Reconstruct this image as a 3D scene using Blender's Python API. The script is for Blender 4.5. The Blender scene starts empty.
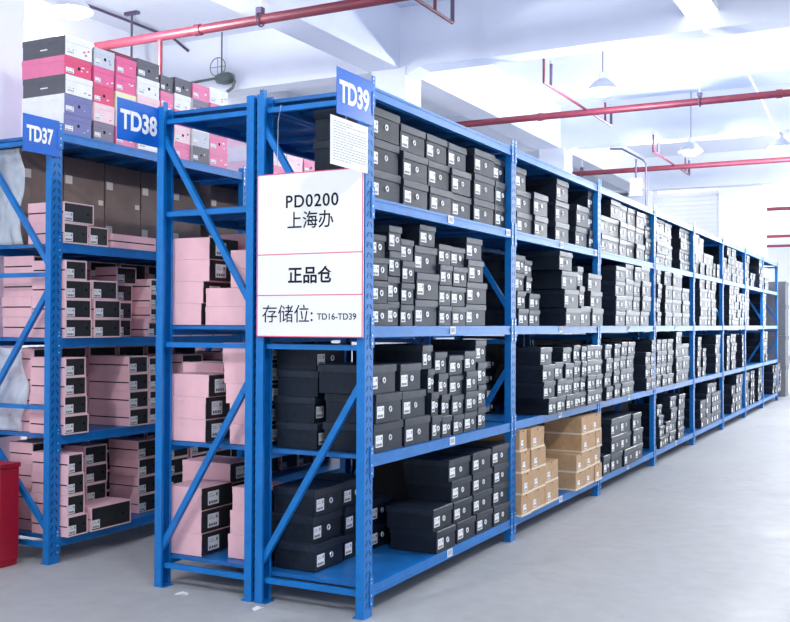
import bpy, math, random
from mathutils import Vector, Matrix, Euler
random.seed(11)
S = bpy.context.scene
COL = S.collection

# ------------------------------------------------------------------ camera, world, light, exposure
F_PX = 999.97
YAW, PITCH, ROLL = 0.4823, 0.0125, 0.0040
cam_data = bpy.data.cameras.new('camera')
cam_data.sensor_fit = 'HORIZONTAL'
cam_data.sensor_width = 36.0
cam_data.lens = F_PX / 790.0 * 36.0
cam_data.clip_start, cam_data.clip_end = 0.05, 200
cam = bpy.data.objects.new('camera', cam_data)
COL.objects.link(cam)
_d = Vector((-math.sin(YAW) * math.cos(PITCH), math.cos(YAW) * math.cos(PITCH), math.sin(PITCH)))
_r = Vector((math.cos(YAW), math.sin(YAW), 0))
_u = _r.cross(_d)
_r2 = math.cos(ROLL) * _r + math.sin(ROLL) * _u
_u2 = -math.sin(ROLL) * _r + math.cos(ROLL) * _u
_m = Matrix((_r2, _u2, -_d)).transposed().to_4x4()
_m.translation = Vector((2.3696, -4.2131, 1.4308))
cam.matrix_world = _m
S.camera = cam

SKY_LOW, SKY_HIGH = 1.2, 8.5
world = bpy.data.worlds.new('daylight')
S.world = world
world.use_nodes = True
_bg = world.node_tree.nodes['Background']
_bg.inputs['Color'].default_value = (0.86, 0.92, 1.0, 1)
# daylight comes in through the open sides of the hall, brightest from the far end where the sun stands
_nt = world.node_tree
_tc = _nt.nodes.new('ShaderNodeTexCoord')
_dot = _nt.nodes.new('ShaderNodeVectorMath')
_dot.operation = 'DOT_PRODUCT'
_dot.inputs[1].default_value = (0.10, 0.98, 0.15)
_mr = _nt.nodes.new('ShaderNodeMapRange')
_mr.interpolation_type = 'SMOOTHSTEP'
_mr.inputs['From Min'].default_value, _mr.inputs['From Max'].default_value = 0.35, 1.0
_mr.inputs['To Min'].default_value, _mr.inputs['To Max'].default_value = SKY_LOW, SKY_HIGH
_nt.links.new(_tc.outputs['Generated'], _dot.inputs[0])
_nt.links.new(_dot.outputs['Value'], _mr.inputs['Value'])
_nt.links.new(_mr.outputs['Result'], _bg.inputs['Strength'])

LAMP_POWER = 190.0

S.view_settings.view_transform = 'Standard'
S.view_settings.look = 'None'
S.view_settings.gamma = 1.0
S.view_settings.use_curve_mapping = False
S.view_settings.exposure = 0.08
S.cycles.max_bounces = 10
S.cycles.diffuse_bounces = 6
S.cycles.sample_clamp_indirect = 6.0

# ------------------------------------------------------------------ materials
def mat(name, col, rough=0.5, metal=0.0, spec=0.5, noise=0.0, nscale=8.0, bump=0.0, bscale=60.0, emit=0.0, alpha=1.0, trans=0.0, coat=0.0):
    m = bpy.data.materials.new(name)
    m.use_nodes = True
    nt = m.node_tree
    b = nt.nodes['Principled BSDF']
    b.inputs['Base Color'].default_value = (*col, 1)
    b.inputs['Roughness'].default_value = rough
    b.inputs['Metallic'].default_value = metal
    b.inputs['Specular IOR Level'].default_value = spec
    b.inputs['Alpha'].default_value = alpha
    if coat:
        b.inputs['Coat Weight'].default_value = coat
        b.inputs['Coat Roughness'].default_value = 0.25
    if emit:
        b.inputs['Emission Color'].default_value = (*col, 1)
        b.inputs['Emission Strength'].default_value = emit
    if noise or bump:
        tc = nt.nodes.new('ShaderNodeTexCoord')
        if noise:
            n = nt.nodes.new('ShaderNodeTexNoise')
            n.inputs['Scale'].default_value = nscale
            n.inputs['Detail'].default_value = 6
            nt.links.new(tc.outputs['Object'], n.inputs['Vector'])
            r = nt.nodes.new('ShaderNodeValToRGB')
            r.color_ramp.elements[0].position = 0.3
            r.color_ramp.elements[1].position = 0.7
            r.color_ramp.elements[0].color = (*[c * (1 - noise) for c in col], 1)
            r.color_ramp.elements[1].color = (*[min(1, c * (1 + noise)) for c in col], 1)
            nt.links.new(n.outputs['Fac'], r.inputs['Fac'])
            nt.links.new(r.outputs['Color'], b.inputs['Base Color'])
        if bump:
            n2 = nt.nodes.new('ShaderNodeTexNoise')
            n2.inputs['Scale'].default_value = bscale
            n2.inputs['Detail'].default_value = 4
            nt.links.new(tc.outputs['Object'], n2.inputs['Vector'])
            bp = nt.nodes.new('ShaderNodeBump')
            bp.inputs['Strength'].default_value = bump
            bp.inputs['Distance'].default_value = 0.004
            nt.links.new(n2.outputs['Fac'], bp.inputs['Height'])
            nt.links.new(bp.outputs['Normal'], b.inputs['Normal'])
    return m

M = {}
M['blue'] = mat('blue rack paint', (0.003, 0.168, 0.52), 0.4, noise=0.12, nscale=14, spec=0.4)
M['deck'] = mat('blue shelf sheet', (0.010, 0.140, 0.43), 0.4, noise=0.15, nscale=9, spec=0.45)
M['slot'] = mat('dark slot', (0.0, 0.015, 0.07), 0.7)
M['steel'] = mat('zinc hook', (0.62, 0.68, 0.76), 0.3, metal=0.9)
M['black'] = mat('black card', (0.010, 0.016, 0.028), 0.43, noise=0.25, nscale=30, spec=0.22, bump=0.12, bscale=400)
M['blacklid'] = mat('black lid card', (0.015, 0.023, 0.040), 0.38, noise=0.25, nscale=30, spec=0.27, bump=0.12, bscale=400)
M['sticker'] = mat('white sticker', (0.86, 0.87, 0.88), 0.5)
M['ink'] = mat('printed ink', (0.010, 0.012, 0.018), 0.8, spec=0.2)
M['greyink'] = mat('grey print', (0.30, 0.32, 0.36), 0.6)
M['ring'] = mat('nickel eyelet', (0.82, 0.84, 0.86), 0.3, metal=0.4)
M['pink'] = mat('pink card', (0.90, 0.53, 0.58), 0.55, noise=0.05, nscale=12)
M['pinkedge'] = mat('pale pink rim', (0.93, 0.66, 0.68), 0.55)
M['black_panel'] = mat('black front panel', (0.016, 0.019, 0.022), 0.5, noise=0.3, nscale=40)
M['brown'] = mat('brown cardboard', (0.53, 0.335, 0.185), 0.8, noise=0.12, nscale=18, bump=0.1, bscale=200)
M['brownedge'] = mat('pale cardboard edge', (0.80, 0.68, 0.52), 0.8)
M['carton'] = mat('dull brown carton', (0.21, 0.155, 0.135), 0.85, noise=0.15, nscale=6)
M['tape'] = mat('packing tape', (0.60, 0.55, 0.52), 0.35)
M['concrete_white'] = mat('white painted concrete', (0.75, 0.78, 0.86), 0.75, noise=0.03, nscale=1.5)
M['wall'] = mat('white wall paint', (0.84, 0.85, 0.88), 0.8, noise=0.03, nscale=1.0)
M['red'] = mat('red pipe paint', (0.15, 0.018, 0.036), 0.5, noise=0.15, nscale=10)
M['redbox'] = mat('red box paint', (0.36, 0.004, 0.022), 0.4, noise=0.12, nscale=8)
M['darkpipe'] = mat('dark bare pipe', (0.10, 0.08, 0.14), 0.45, metal=0.3)
M['lampmetal'] = mat('grey lamp shade', (0.62, 0.65, 0.70), 0.4, metal=0.5)
M['whitemetal'] = mat('white enamel', (0.85, 0.87, 0.90), 0.35)
M['bulb'] = mat('lit bulb', (1.0, 0.98, 0.95), 0.4, emit=22.0)
M['tube'] = mat('lit diffuser', (1.0, 1.0, 1.0), 0.4, emit=3.0)
M['signblue'] = mat('blue sign plate', (0.006, 0.135, 0.60), 0.25, spec=0.5)
M['signwhite'] = mat('white sign board', (0.90, 0.90, 0.93), 0.25)
M['signred'] = mat('red sign line', (0.75, 0.10, 0.22), 0.4)
M['letterwhite'] = mat('white lettering', (0.92, 0.93, 0.95), 0.5)
M['paper'] = mat('white paper', (0.84, 0.85, 0.87), 0.55)
M['fan'] = mat('grey green fan housing', (0.10, 0.13, 0.13), 0.45, metal=0.2)
M['shade_carton'] = mat('added shade-dark carton', (0.035, 0.032, 0.034), 0.85, noise=0.15, nscale=6)  # shade of the rack gaps put into the filler cartons' colour
M['crate'] = mat('grey crate plastic', (0.16, 0.17, 0.19), 0.6, noise=0.1)
M['void'] = mat('dark hole', (0.004, 0.004, 0.005), 0.9)

def film_material():
    m = bpy.data.materials.new('clear stretch film')
    m.use_nodes = True
    nt = m.node_tree
    b = nt.nodes['Principled BSDF']
    b.inputs['Base Color'].default_value = (0.80, 0.86, 0.94, 1)
    b.inputs['Roughness'].default_value = 0.25
    n = nt.nodes.new('ShaderNodeTexNoise')
    n.inputs['Scale'].default_value = 3.0
    n.inputs['Detail'].default_value = 5
    n.inputs['Distortion'].default_value = 1.5
    tc = nt.nodes.new('ShaderNodeTexCoord')
    nt.links.new(tc.outputs['Object'], n.inputs['Vector'])
    r = nt.nodes.new('ShaderNodeMapRange')
    r.inputs['From Min'].default_value, r.inputs['From Max'].default_value = 0.3, 0.7
    r.inputs['To Min'].default_value, r.inputs['To Max'].default_value = 0.30, 0.80
    nt.links.new(n.outputs['Fac'], r.inputs['Value'])
    nt.links.new(r.outputs['Result'], b.inputs['Alpha'])
    return m
M['film'] = film_material()

def floor_material():
    m = bpy.data.materials.new('worn concrete floor')
    m.use_nodes = True
    nt = m.node_tree
    b = nt.nodes['Principled BSDF']
    tc = nt.nodes.new('ShaderNodeTexCoord')
    def noise(scale, detail, dist=0.0):
        n = nt.nodes.new('ShaderNodeTexNoise')
        n.inputs['Scale'].default_value, n.inputs['Detail'].default_value = scale, detail
        n.inputs['Distortion'].default_value = dist
        nt.links.new(tc.outputs['Object'], n.inputs['Vector'])
        return n
    big, fine, spots = noise(0.7, 6, 0.6), noise(9.0, 8), noise(2.6, 10, 1.0)
    r = nt.nodes.new('ShaderNodeValToRGB')
    r.color_ramp.elements[0].position, r.color_ramp.elements[1].position = 0.28, 0.72
    r.color_ramp.elements[0].color = (0.41, 0.415, 0.415, 1)
    r.color_ramp.elements[1].color = (0.48, 0.485, 0.485, 1)
    nt.links.new(big.outputs['Fac'], r.inputs['Fac'])
    r2 = nt.nodes.new('ShaderNodeValToRGB')
    r2.color_ramp.elements[0].position, r2.color_ramp.elements[1].position = 0.3, 0.7
    r2.color_ramp.elements[0].color = (0.93, 0.93, 0.93, 1)
    r2.color_ramp.elements[1].color = (1.04, 1.04, 1.04, 1)
    nt.links.new(fine.outputs['Fac'], r2.inputs['Fac'])
    mx = nt.nodes.new('ShaderNodeMix')
    mx.data_type, mx.blend_type = 'RGBA', 'MULTIPLY'
    mx.inputs['Factor'].default_value = 1.0
    nt.links.new(r.outputs['Color'], mx.inputs['A'])
    nt.links.new(r2.outputs['Color'], mx.inputs['B'])
    st = nt.nodes.new('ShaderNodeValToRGB')
    st.color_ramp.elements[0].position, st.color_ramp.elements[1].position = 0.63, 0.74
    st.color_ramp.elements[0].color, st.color_ramp.elements[1].color = (0, 0, 0, 1), (0.35, 0.35, 0.35, 1)
    nt.links.new(spots.outputs['Fac'], st.inputs['Fac'])
    mx2 = nt.nodes.new('ShaderNodeMix')
    mx2.data_type = 'RGBA'
    nt.links.new(st.outputs['Color'], mx2.inputs['Factor'])
    nt.links.new(mx.outputs['Result'], mx2.inputs['A'])
    mx2.inputs['B'].default_value = (0.30, 0.29, 0.27, 1)
    nt.links.new(mx2.outputs['Result'], b.inputs['Base Color'])
    rr = nt.nodes.new('ShaderNodeMapRange')
    rr.inputs['To Min'].default_value, rr.inputs['To Max'].default_value = 0.42, 0.7
    nt.links.new(spots.outputs['Fac'], rr.inputs['Value'])
    nt.links.new(rr.outputs['Result'], b.inputs['Roughness'])
    bp = nt.nodes.new('ShaderNodeBump')
    bp.inputs['Strength'].default_value, bp.inputs['Distance'].default_value = 0.06, 0.002
    nt.links.new(fine.outputs['Fac'], bp.inputs['Height'])
    nt.links.new(bp.outputs['Normal'], b.inputs['Normal'])
    return m
M['floor'] = floor_material()

# ------------------------------------------------------------------ mesh helpers
class MB:
    """collects quads into one mesh with several materials"""
    def __init__(self):
        self.v, self.f, self.m, self.mats = [], [], [], []
    def mi(self, m):
        if m not in self.mats:
            self.mats.append(m)
        return self.mats.index(m)
    def box(self, lo, hi, m, skip=(), fm=None):
        """fm: material of single faces by name x0 x1 y0 y1 z0 z1"""
        n = len(self.v)
        x0, y0, z0 = lo
        x1, y1, z1 = hi
        self.v += [(x0, y0, z0), (x1, y0, z0), (x1, y1, z0), (x0, y1, z0), (x0, y0, z1), (x1, y0, z1), (x1, y1, z1), (x0, y1, z1)]
        for k, q in (('z0', (0, 3, 2, 1)), ('z1', (4, 5, 6, 7)), ('y0', (0, 1, 5, 4)), ('x1', (1, 2, 6, 5)), ('y1', (2, 3, 7, 6)), ('x0', (3, 0, 4, 7))):
            if k in skip:
                continue
            self.f.append(tuple(n + i for i in q))
            self.m.append(self.mi((fm or {}).get(k, m)))
        return self
    def quad(self, pts, m):
        n = len(self.v)
        self.v += [tuple(p) for p in pts]
        self.f.append(tuple(range(n, n + len(pts))))
        self.m.append(self.mi(m))
        return self
    def bar(self, a, b, w, h, m):
        """square bar from a to b, w across (sideways), h across (up)"""
        a, b = Vector(a), Vector(b)
        d = (b - a).normalized()
        s = d.cross(Vector((0, 1, 0)))
        if s.length < 1e-4:
            s = Vector((1, 0, 0))
        s.normalize()
        t = s.cross(d).normalized()
        n = len(self.v)
        for p in (a, b):
            for i, j in ((-1, -1), (1, -1), (1, 1), (-1, 1)):
                self.v.append(tuple(p + s * (i * w / 2) + t * (j * h / 2)))
        k = self.mi(m)
        for q in ((3, 2, 1, 0), (4, 5, 6, 7), (0, 1, 5, 4), (1, 2, 6, 5), (2, 3, 7, 6), (3, 0, 4, 7)):
            self.f.append(tuple(n + i for i in q)); self.m.append(k)
        return self
    def tube(self, pts, r, m, seg=10, caps=True, closed=False):
        pts = [Vector(p) for p in pts]
        k = self.mi(m)
        rings = []
        N = len(pts)
        up = None
        for i, p in enumerate(pts):
            if closed:
                d = (pts[(i + 1) % N] - pts[i - 1]).normalized()
            else:
                d = (pts[min(i + 1, N - 1)] - pts[max(i - 1, 0)]).normalized()
            if up is None:
                up = Vector((0, 0, 1)) if abs(d.z) < 0.9 else Vector((1, 0, 0))
            s = d.cross(up).normalized()
            t = s.cross(d).normalized()
            up = t
            n = len(self.v)
            rr = r[i] if isinstance(r, (list, tuple)) else r
            for j in range(seg):
                a = 2 * math.pi * j / seg
                self.v.append(tuple(p + s * (math.cos(a) * rr) + t * (math.sin(a) * rr)))
            rings.append(n)
        for i in range(N if closed else N - 1):
            a, b = rings[i], rings[(i + 1) % N]
            for j in range(seg):
                j2 = (j + 1) % seg
                self.f.append((a + j, a + j2, b + j2, b + j)); self.m.append(k)
        if caps and not closed:
            self.f.append(tuple(rings[0] + j for j in reversed(range(seg)))); self.m.append(k)
            self.f.append(tuple(rings[-1] + j for j in range(seg))); self.m.append(k)
        return self
    def lathe(self, prof, m, seg=24, c=(0, 0, 0)):
        k = self.mi(m)
        n = len(self.v)
        for r, z in prof:
            for j in range(seg):
                a = 2 * math.pi * j / seg
                self.v.append((c[0] + r * math.cos(a), c[1] + r * math.sin(a), c[2] + z))
        for i in range(len(prof) - 1):
            for j in range(seg):
                j2 = (j + 1) % seg
                self.f.append((n + i * seg + j, n + i * seg + j2, n + (i + 1) * seg + j2, n + (i + 1) * seg + j)); self.m.append(k)
        return self
    def mesh(self, name, smooth=False, bevel=0.0):
        me = bpy.data.meshes.new(name)
        me.from_pydata(self.v, [], self.f)
        for m in self.mats:
            me.materials.append(M[m] if isinstance(m, str) else m)
        me.polygons.foreach_set('material_index', self.m)
        if smooth:
            me.polygons.foreach_set('use_smooth', [True] * len(me.polygons))
        me.update()
        return me
    def obj(self, name, parent=None, loc=(0, 0, 0), smooth=False):
        return link(name, self.mesh(name, smooth), parent, loc)

def link(name, me, parent=None, loc=(0, 0, 0)):
    o = bpy.data.objects.new(name, me)
    COL.objects.link(o)
    o.location = loc
    if parent is not None:
        o.parent = parent
    return o
def tag(o, label, cat, group=None, kind=None):
    o['label'], o['category'] = label, cat
    if group:
        o['group'] = group
    if kind:
        o['kind'] = kind
    return o
def thing(name, loc, label, cat, group=None):
    return tag(link(name, None, None, loc), label, cat, group)
def structure(name, mb, smooth=False):
    o = mb.obj(name, smooth=smooth)
    o['kind'] = 'structure'
    return o
def bevel(o, w, seg=2):
    b = o.modifiers.new('edge', 'BEVEL')
    b.width, b.segments, b.limit_method = w, seg, 'ANGLE'
    return o
def text_mesh(body, size, m, extrude=0.0004, spacing=1.0, bold=0.0, xscale=1.0):
    c = bpy.data.curves.new('lettering', 'FONT')
    c.body, c.size, c.extrude, c.space_character, c.offset = body, size, extrude, spacing, bold
    c.align_x, c.align_y = 'CENTER', 'CENTER'
    o = bpy.data.objects.new('lettering', c)
    COL.objects.link(o)
    bpy.context.view_layer.update()
    me = bpy.data.meshes.new_from_object(o.evaluated_get(bpy.context.evaluated_depsgraph_get()))
    bpy.data.objects.remove(o)
    bpy.data.curves.remove(c)
    me.materials.clear()
    me.materials.append(M[m])
    if xscale != 1.0:
        for v in me.vertices:
            v.co.x *= xscale
    return me
ORD = ['', 'first', 'second', 'third', 'fourth', 'fifth', 'sixth', 'seventh', 'eighth', 'ninth', 'tenth', 'eleventh', 'twelfth', 'thirteenth', 'fourteenth', 'fifteenth', 'sixteenth', 'seventeenth', 'eighteenth', 'nineteenth', 'twentieth']

# ------------------------------------------------------------------ the hall
CEIL = 5.15
structure('floor', MB().box((-6.75, -9, -0.1), (12, 60, 0), 'floor'))
structure('ceiling', MB().box((-6.75, -9, CEIL), (12, 60, CEIL + 0.2), 'concrete_white'))
structure('wall_left', MB().box((-6.75, -9, 0), (-6.6, 60, CEIL), 'wall'))
structure('wall_right', MB().box((9.0, -9, 0), (9.15, 18.1, CEIL), 'wall'))
BEAMS_Y = (0.16, 6.20, 12.15, 18.10, 24.05, 30.0, 36.0)
for y in BEAMS_Y:
    structure('ceiling_beam', MB().box((-6.6, y, 4.43), (12, y + 0.32, CEIL), 'concrete_white'))
structure('ceiling_beam', MB().box((-3.45, -9, 4.432), (-3.03, 18.1, CEIL - .001), 'concrete_white'))
for y in BEAMS_Y[:4]:
    structure('column', MB().box((-3.40, y - 0.02, 0), (-2.95, y + 0.40, 4.432), 'concrete_white'))
# haunch where the cross beam meets the long beam
for y in BEAMS_Y[:3]:
    mb = MB()
    for s, (xa, xb) in enumerate(((-3.03, -2.78), )):
        mb.v += [(xa, y + .001, 4.43), (xb, y + .001, 4.43), (xa, y + .001, 4.30), (xa, y + .319, 4.43), (xb, y + .319, 4.43), (xa, y + .319, 4.30)]
        k = mb.mi('concrete_white')
        mb.f += [(0, 2, 1), (3, 4, 5), (2, 5, 4, 1), (0, 3, 5, 2), (0, 1, 4, 3)]
        mb.m += [k] * 5
    structure('trim_1', mb)
# far partition: a roller shutter between white piers
mb = MB()
z = 0.0
while z < 4.4:
    mb.box((-6.6, 18.62, z), (-1.50, 18.66, z + 0.085), 'wall').box((-6.6, 18.64, z + 0.085), (-1.50, 18.66, z + 0.10), 'concrete_white')
    z += 0.10
structure('wall_far', mb)
structure('column', MB().box((-1.50, 18.42, 0), (-0.57, 18.95, CEIL), 'wall'))
structure('wall_far', MB().box((-3.1, 18.95, 0), (-2.95, 60, CEIL), 'wall'))
structure('column', MB().box((0.10, 18.6, 0), (0.62, 19.1, 4.43), 'concrete_white'))

# ------------------------------------------------------------------ racks
D = 0.64
PW, PD = 0.083, 0.045
def post_mesh(h, sgn):
    """open section post, outer face at x=0, opening towards -sgn*x"""
    mb = MB()
    def bx(xa, xb, y0, y1, z0, z1, m):
        a, b = sorted((sgn * xa, sgn * xb))
        mb.box((a, y0, z0), (b, y1, z1), m)
    bx(-.004, 0, 0, PW, 0, h, 'blue')
    bx(-PD, -.004, 0, .003, 0, h, 'blue')
    bx(-PD, -.004, PW - .003, PW, 0, h, 'blue')
    bx(-PD, -PD + .003, .003, .016, 0, h, 'blue')
    bx(-PD, -PD + .003, PW - .016, PW - .003, 0, h, 'blue')
    bx(-PD - .02, -.001, .001, PW - .001, 0, .005, 'blue')
    z = .05
    e = .0006 * sgn
    while z < h - .04:
        for yc, t in ((.024, .007), (.059, -.007)):
            q = [(e, yc - .0045 - t, z), (e, yc + .0045 - t, z), (e, yc + .0045 + t, z + .026), (e, yc - .0045 + t, z + .026)]
            if sgn < 0:
                q.reverse()
            mb.quad(q, 'slot')
        z += .05
    return mb.mesh('post')
def beam_mesh(L, sgn):
    """beam along y from 0 to L, outer face at x=0, top at z=0"""
    mb = MB()
    def bx(xa, xb, y0, y1, z0, z1, m):
        a, b = sorted((sgn * xa, sgn * xb))
        mb.box((a, y0, z0), (b, y1, z1), m)
    bx(-.034, -.003, 0, L, -.055, 0, 'blue')
    bx(-.003, 0, 0, L, -.013, 0, 'blue')
    bx(-.003, 0, 0, L, -.055, -.042, 'blue')
    for y0 in (-.030, L - .004):
        bx(.0012, .0045, y0, y0 + .034, -.105, .05, 'blue')
        for zz in (-.085, -.045, .015, .035):
            yc = y0 + .012
            bx(.0045, .0075, yc - .004, yc + .004, zz - .005, zz + .005, 'steel')
    return mb.mesh('beam')
def deck_mesh(L):
    mb = MB()
    mb.box((-D + .036, .003, -.010), (-.036, L - .003, -.002), 'deck')
    mb.box((-D + .036, .003, -.022), (-.036, .006, -.010), 'deck')
    mb.box((-D + .036, L - .006, -.034), (-.036, L - .003, -.010), 'deck')
    n = 6
    for i in range(1, n):
        y = L * i / n
        mb.box((-D + .036, y - .02, -.034), (-.036, y + .02, -.010), 'deck', skip=('z1',))
    return mb.mesh('shelf')
POSTS = {h: (post_mesh(h, 1), post_mesh(h, -1)) for h in (2.605,)}
BEAMC, DECKC = {}, {}
def rack(name, label, x, y0, nbay, levels, struts, diags):
    root = thing(name, (x, y0, 0), label, 'storage rack', 'blue steel storage racks')
    H = 2.605
    fy = [0.0] + [2 * i - .042 - y0 for i in range(1, nbay + 1)]
    strut = MB()
    for i, y in enumerate(fy):
        a = link('post', POSTS[H][0], root, (0, y, 0))
        b = link('post', POSTS[H][1], root, (-D, y, 0))
        if i == 0:
            m_s = []
            for z in struts:
                m_s.append(MB().box((-D + PD - .002, .028, z - .013), (-PD + .002, .056, z + .013), 'blue').mesh('strut'))
            m_d = []
            for (xa, za, xb, zb) in diags:
                m_d.append(MB().bar((xa, .030, za), (xb, .030, zb), .032, .026, 'blue').mesh('diagonal_brace'))
        for me in m_s:
            link('strut', me, root, (0, y, 0))
        for me in m_d:
            link('diagonal_brace', me, root, (0, y, 0))
    out = {}
    for i in range(nbay):
        ya = fy[i] + PW
        L = fy[i + 1] - ya
        k = round(L, 3)
        if k not in BEAMC:
            BEAMC[k] = (beam_mesh(L, 1), beam_mesh(L, -1))
            DECKC[k] = deck_mesh(L)
        for j, z in enumerate(levels):
            out[(i, j)] = link('beam', BEAMC[k][0], root, (0, ya, z))
            link('beam', BEAMC[k][1], root, (-D, ya, z))
            link('shelf', DECKC[k], root, (0, ya, z))
    return root, out
LV39 = (.150, .783, 1.417, 2.05, 2.595)
LV38 = (.165, .783, 1.417, 2.05, 2.595)
LV37 = (.150, .755, 1.335, 1.905, 2.57)
ST = (.114, 1.311, 2.02, 2.525)
DG = ((-.615, 2.44, -.03, 1.53), (-.615, .205, -.03, 1.145))
r39, b39 = rack('storage_rack', 'long blue steel rack of black boxes under the TD39 sign', 0.0, 0.0, 8, LV39, ST, DG)
r38, b38 = rack('storage_rack', 'blue steel rack with pink boxes at its near end under the TD38 sign', -1.302 + D, 0.0, 8, LV38, ST, DG)
r37, b37 = rack('storage_rack', 'blue steel rack under the TD37 sign, piled with coloured boxes on top', -2.165, 0.067, 3, LV37,
                (.105, .92, 1.715, 2.515), ((-.615, 2.50, -.03, 1.76), (-.615, .86, -.03, 1.64), (-.615, .80, -.03, .19)))
# the white bar code labels on the front beams
lab = MB().box((0, -.035, -.022), (.0014, .035, .022), 'sticker')
for k in range(9):
    lab.box((.0014, -.026 + k * .006, -.012), (.0018, -.0235 + k * .006 + (k % 3) * .0006, .014), 'greyink')
lab = lab.mesh('barcode_label')
for bay, lv, y in ((0, 3, .995), (0, 3, 1.90), (0, 2, 1.028), (0, 1, 1.026), (0, 0, .997), (1, 3, 3.005), (1, 3, 3.898), (1, 2, 2.986), (2, 2, 4.967),
                   (1, 1, 2.966), (1, 0, 2.993), (2, 1, 4.97), (2, 0, 4.937), (3, 2, 6.98), (3, 1, 7.0), (3, 0, 7.0)):
    b = b39[(bay, lv)]
    link('barcode_label', lab, b, (.0006, y - b.location.y, -.024))['label'] = 'white bar code label'

# ------------------------------------------------------------------ signs
RX = Matrix(((0, 0, 1, 0), (1, 0, 0, 0), (0, 1, 0, 0), (0, 0, 0, 1)))      # lettering that faces +x
RY = Matrix(((1, 0, 0, 0), (0, 0, -1, 0), (0, 1, 0, 0), (0, 0, 0, 1)))     # lettering that faces -y
def put_text(name, body, size, m, parent, loc, R, **kw):
    me = text_mesh(body, size, m, **kw)
    me.transform(R)
    return link(name, me, parent, loc)
def aisle_sign(txt, x, y, z, label, hs=.138, pw=.175):
    t = thing('rack_sign', (x, y, z), label, 'sign', 'blue rack number signs')
    p = MB().box((0, -pw, -.108), (.003, pw, .108), 'signblue').obj('plate', t)
    bevel(p, .001)
    MB().box((-.004, pw - .07, -.100), (0, pw - .005, .100), 'signblue').box((.003, pw - .018, -.06), (.0065, pw - .006, .06), 'signblue').obj('bracket', t)
    put_text('lettering', txt, hs, 'letterwhite', t, (.0042, -.012, -.004), RX, bold=.0045, xscale=.86 * pw / .175)
    return t
aisle_sign('TD39', .0085, -.117, 2.502, 'blue TD39 plate on the rack post above the hanging printed sheet')
aisle_sign('TD38', -1.294, -.145, 2.488, 'blue TD38 plate fixed to the post of the pink box rack')
aisle_sign('TD37', -2.156, -.022, 2.518, 'blue TD37 plate below the tall pile of coloured boxes', .122, .137)

t = thing('notice_sheet', (.0125, -.175, 2.266), 'white printed sheet hanging just below the TD39 plate', 'paper')
MB().box((0, -.175, -.112), (.0015, .172, .112), 'paper').obj('sheet', t)
mb = MB()
random.seed(5)
for k in range(15):
    zz = .088 - k * .0125
    x0 = -.150
    ends = .15 if k not in (0, 2, 8, 14) else random.uniform(-.06, .06)
    y = x0
    while y < ends:
        w = random.uniform(.012, .034)
        mb.quad([(.0017, y, zz), (.0017, min(y + w, ends + .01), zz), (.0017, min(y + w, ends + .01), zz + .004), (.0017, y, zz + .004)], 'greyink')
        y += w + .006
mb.obj('print', t)

t = thing('location_board', (-.3115, -.014, 1.361), 'large white board with black writing and red lines on the rack end', 'sign')
p = MB().box((-.311, -.006, 0), (.311, 0, .824), 'signwhite').obj('board', t)
mb = MB()
for a, b in (((-.311, -.0068, .819), (.311, -.006, .824)), ((-.311, -.0068, 0), (.311, -.006, .005)), ((-.311, -.0068, 0), (-.305, -.006, .824)), ((.305, -.0068, 0), (.311, -.006, .824)),
             ((-.311, -.0068, .413), (.311, -.006, .418)), ((-.311, -.0068, .207), (.311, -.006, .212))):
    mb.box(a, b, 'signred')
mb.obj('red_line', t)
def btxt(body, size, x, z, **kw):
    put_text('lettering', body, size, 'ink', t, (x + .3115, -.0068, z - 1.361), RY, **kw)
btxt('PD0200', .088, -.295, 2.036, spacing=1.12, bold=.0011)
btxt('上海办', .092, -.303, 1.938, bold=.0006)
btxt('正品仓', .088, -.302, 1.664, bold=.0020)
btxt('存储位:', .096, -.435, 1.470)
btxt('TD16-TD39', .044, -.148, 1.462, spacing=1.02, bold=.0004)
for s in (-.20, .20):
    MB().tube([(s, .002, .80), (s, .008, .83), (s, .016, 1.10), (s, .038, 1.166), (s, .038, 1.182), (s, .056, 1.182)], .0016, 'steel', 6).obj('hanging_wire', t)

# ------------------------------------------------------------------ shoe boxes
CACHE = {}
def cached(key, fn):
    if key not in CACHE:
        CACHE[key] = fn()
    return CACHE[key]
def sticker_mesh(w, h):
    mb = MB().box((0, 0, 0), (.0008, w, h), 'sticker')
    for k in range(7):
        y = w * (.10 + .11 * k)
        mb.box((.0008, y, h * .10), (.0011, y + w * (.05 if k % 2 else .08), h * .30), 'ink')
    mb.box((.0008, w * .10, h * .62), (.0011, w * .62, h * .66), 'greyink')
    mb.box((.0008, w * .10, h * .78), (.0011, w * .45, h * .82), 'greyink')
    mb.box((.0008, w * .72, h * .60), (.0011, w * .90, h * .84), 'greyink')
    return mb.mesh('sticker')
def eyelet_mesh(r):
    mb = MB()
    mb.tube([(.0012, r * math.cos(a), r * math.sin(a)) for a in [i * math.pi / 8 for i in range(16)]], r * .30, 'ring', 6, closed=True)
    n = len(mb.v)
    mb.v += [(.0006, r * .8 * math.cos(i * math.pi / 6), r * .8 * math.sin(i * math.pi / 6)) for i in range(12)]
    mb.f.append(tuple(range(n, n + 12)))
    mb.m.append(mb.mi('void'))
    return mb.mesh('eyelet')
def Rd(v, s=.01):
    return max(s, round(v / s) * s)

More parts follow.
